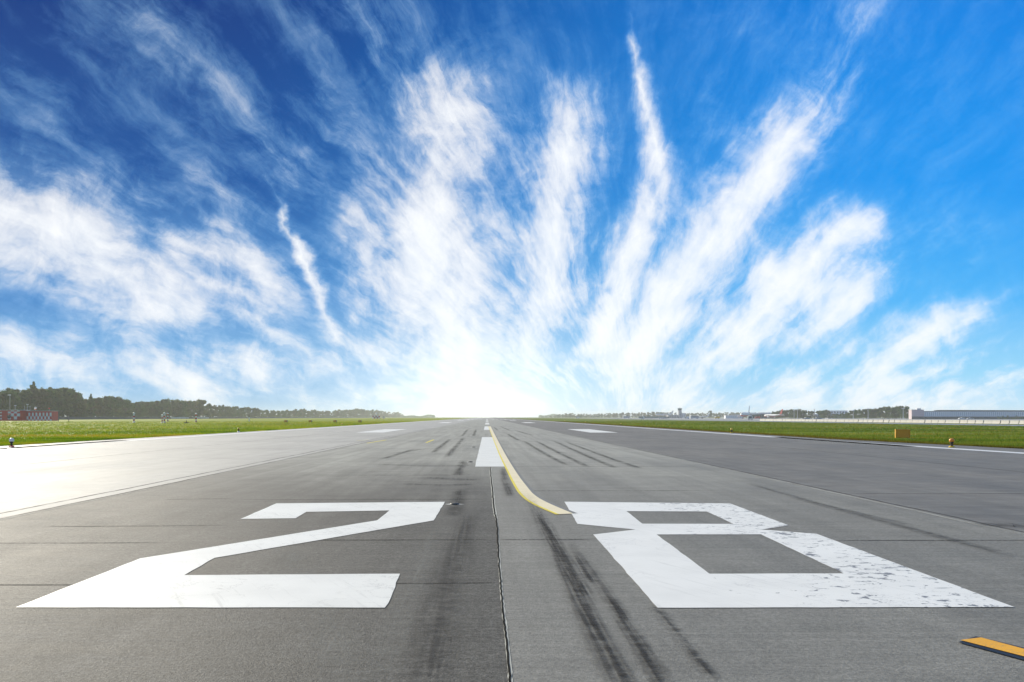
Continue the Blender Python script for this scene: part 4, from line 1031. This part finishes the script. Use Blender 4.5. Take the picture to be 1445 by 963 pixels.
# control tower
d = 1400.0; hT = TOP(576.0, d); t = thing('control_tower', 'grey control tower with green glass cab above the low roofs', 'control tower', (LX(959.3, d), d, -.03))
MB().box(0, 0, (hT - 4.6) / 2, 5.0, 5.0, hT - 4.6).build('shaft', M['plaster'], t)
MB().lathe([(2.9, hT - 4.6), (3.3, hT - 4.2), (3.3, hT - 3.8)], 8).build('gallery', M['pale_grey'], t)
MB().lathe([(2.7, hT - 3.8), (3.3, hT - 1.2)], 8).build('cab_glass', M['green_glass'], t); MB().lathe([(3.5, hT - 1.2), (3.6, hT - .7), (2.8, hT - .2), (.2, hT)], 8).build('roof', M['teal'], t)
MB().tube([(0, 0, hT), (0, 0, hT + 2.2)], .09, 6).build('aerial', M['grey'], t)
mb = MB()
for k in range(3): mb.box(-.9 + k * .9, -2.53, hT * .35, .5, .08, 1.1)
mb.build('window', M['glass'], t)
t, w, h = block('tower_annex', 'white stair block beside the control tower shaft', 962.3, 967.6, 583.2, 1400, 6, M['white_wall'], M['plaster']); windows(t, w, h, 2, h * .6, 1.0, 1.4, M['glass']); windows(t, w, h, 2, h * .3, 1.0, 1.4, M['glass'])
t, w, h = block('office_block', 'low grey office block at the foot of the control tower', 943, 957, 585.8, 1395, 14, M['plaster'], M['pale_grey']); windows(t, w, h, 6, h * .6, 1.2, 1.3, M['glass']); windows(t, w, h, 6, h * .3, 1.2, 1.3, M['glass'])
t, w, h = block('green_hangar', 'long low green hangar left of the control tower', 901, 944, 588.0, 1250, 10, M['green_clad'], M['teal']); windows(t, w, h, 5, h * .42, w / 6.5, h * .7, M['teal'])
t, w, h = block('sand_shed', 'long low sand coloured shed before the far tree belt', 858, 892, 590.0, 1500, 10, M['sand'], M['plaster']); windows(t, w, h, 6, h * .5, 1.8, .7, M['dark'])
# floodlight masts on the apron
def apron_mast(px, ytop, d, label):
    t = thing('apron_mast', label, 'mast', (LX(px, d), d, -.03)); h = TOP(ytop, d)
    MB().tube([(0, 0, 0), (0, 0, h)], [.28, .14], 8).build('pole', M['pale_grey'], t); MB().box(0, -.2, h + .2, 2.2, .6, .5).build('lamp_head', M['pale_grey'], t)
apron_mast(1120.5, 580, 880, 'pale floodlight mast left of a close pair near the airliners'); apron_mast(1125.3, 579, 880, 'pale floodlight mast right of a close pair near the airliners')
apron_mast(1204, 580, 700, 'pale floodlight mast before the first trees of the dense clump'); apron_mast(1225, 577.5, 700, 'pale floodlight mast before the middle of the dense clump'); apron_mast(1274.5, 577, 690, 'pale floodlight mast before the tallest tree near the pink block')

# ------------------------------------------------------------------ air
hz = MB().box(0, 4300, 14.5, 18600, 9900, 37).build('haze', [])
hz.data.materials.clear(); hm = bpy.data.materials.new('haze'); hm.use_nodes = True; hm.node_tree.nodes.clear(); nt = NT(hm.node_tree)
ho = nt.node('ShaderNodeOutputMaterial'); pv = nt.node('ShaderNodeVolumePrincipled'); nt.l.new(pv.outputs[0], ho.inputs['Volume'])
pv.inputs['Color'].default_value = (.96, .98, 1.0, 1); pv.inputs['Density'].default_value = .00016; pv.inputs['Anisotropy'].default_value = 0.2
hz.data.materials.append(hm); tag(hz, 'thin pale haze lying over the airfield', 'haze', kind='stuff')
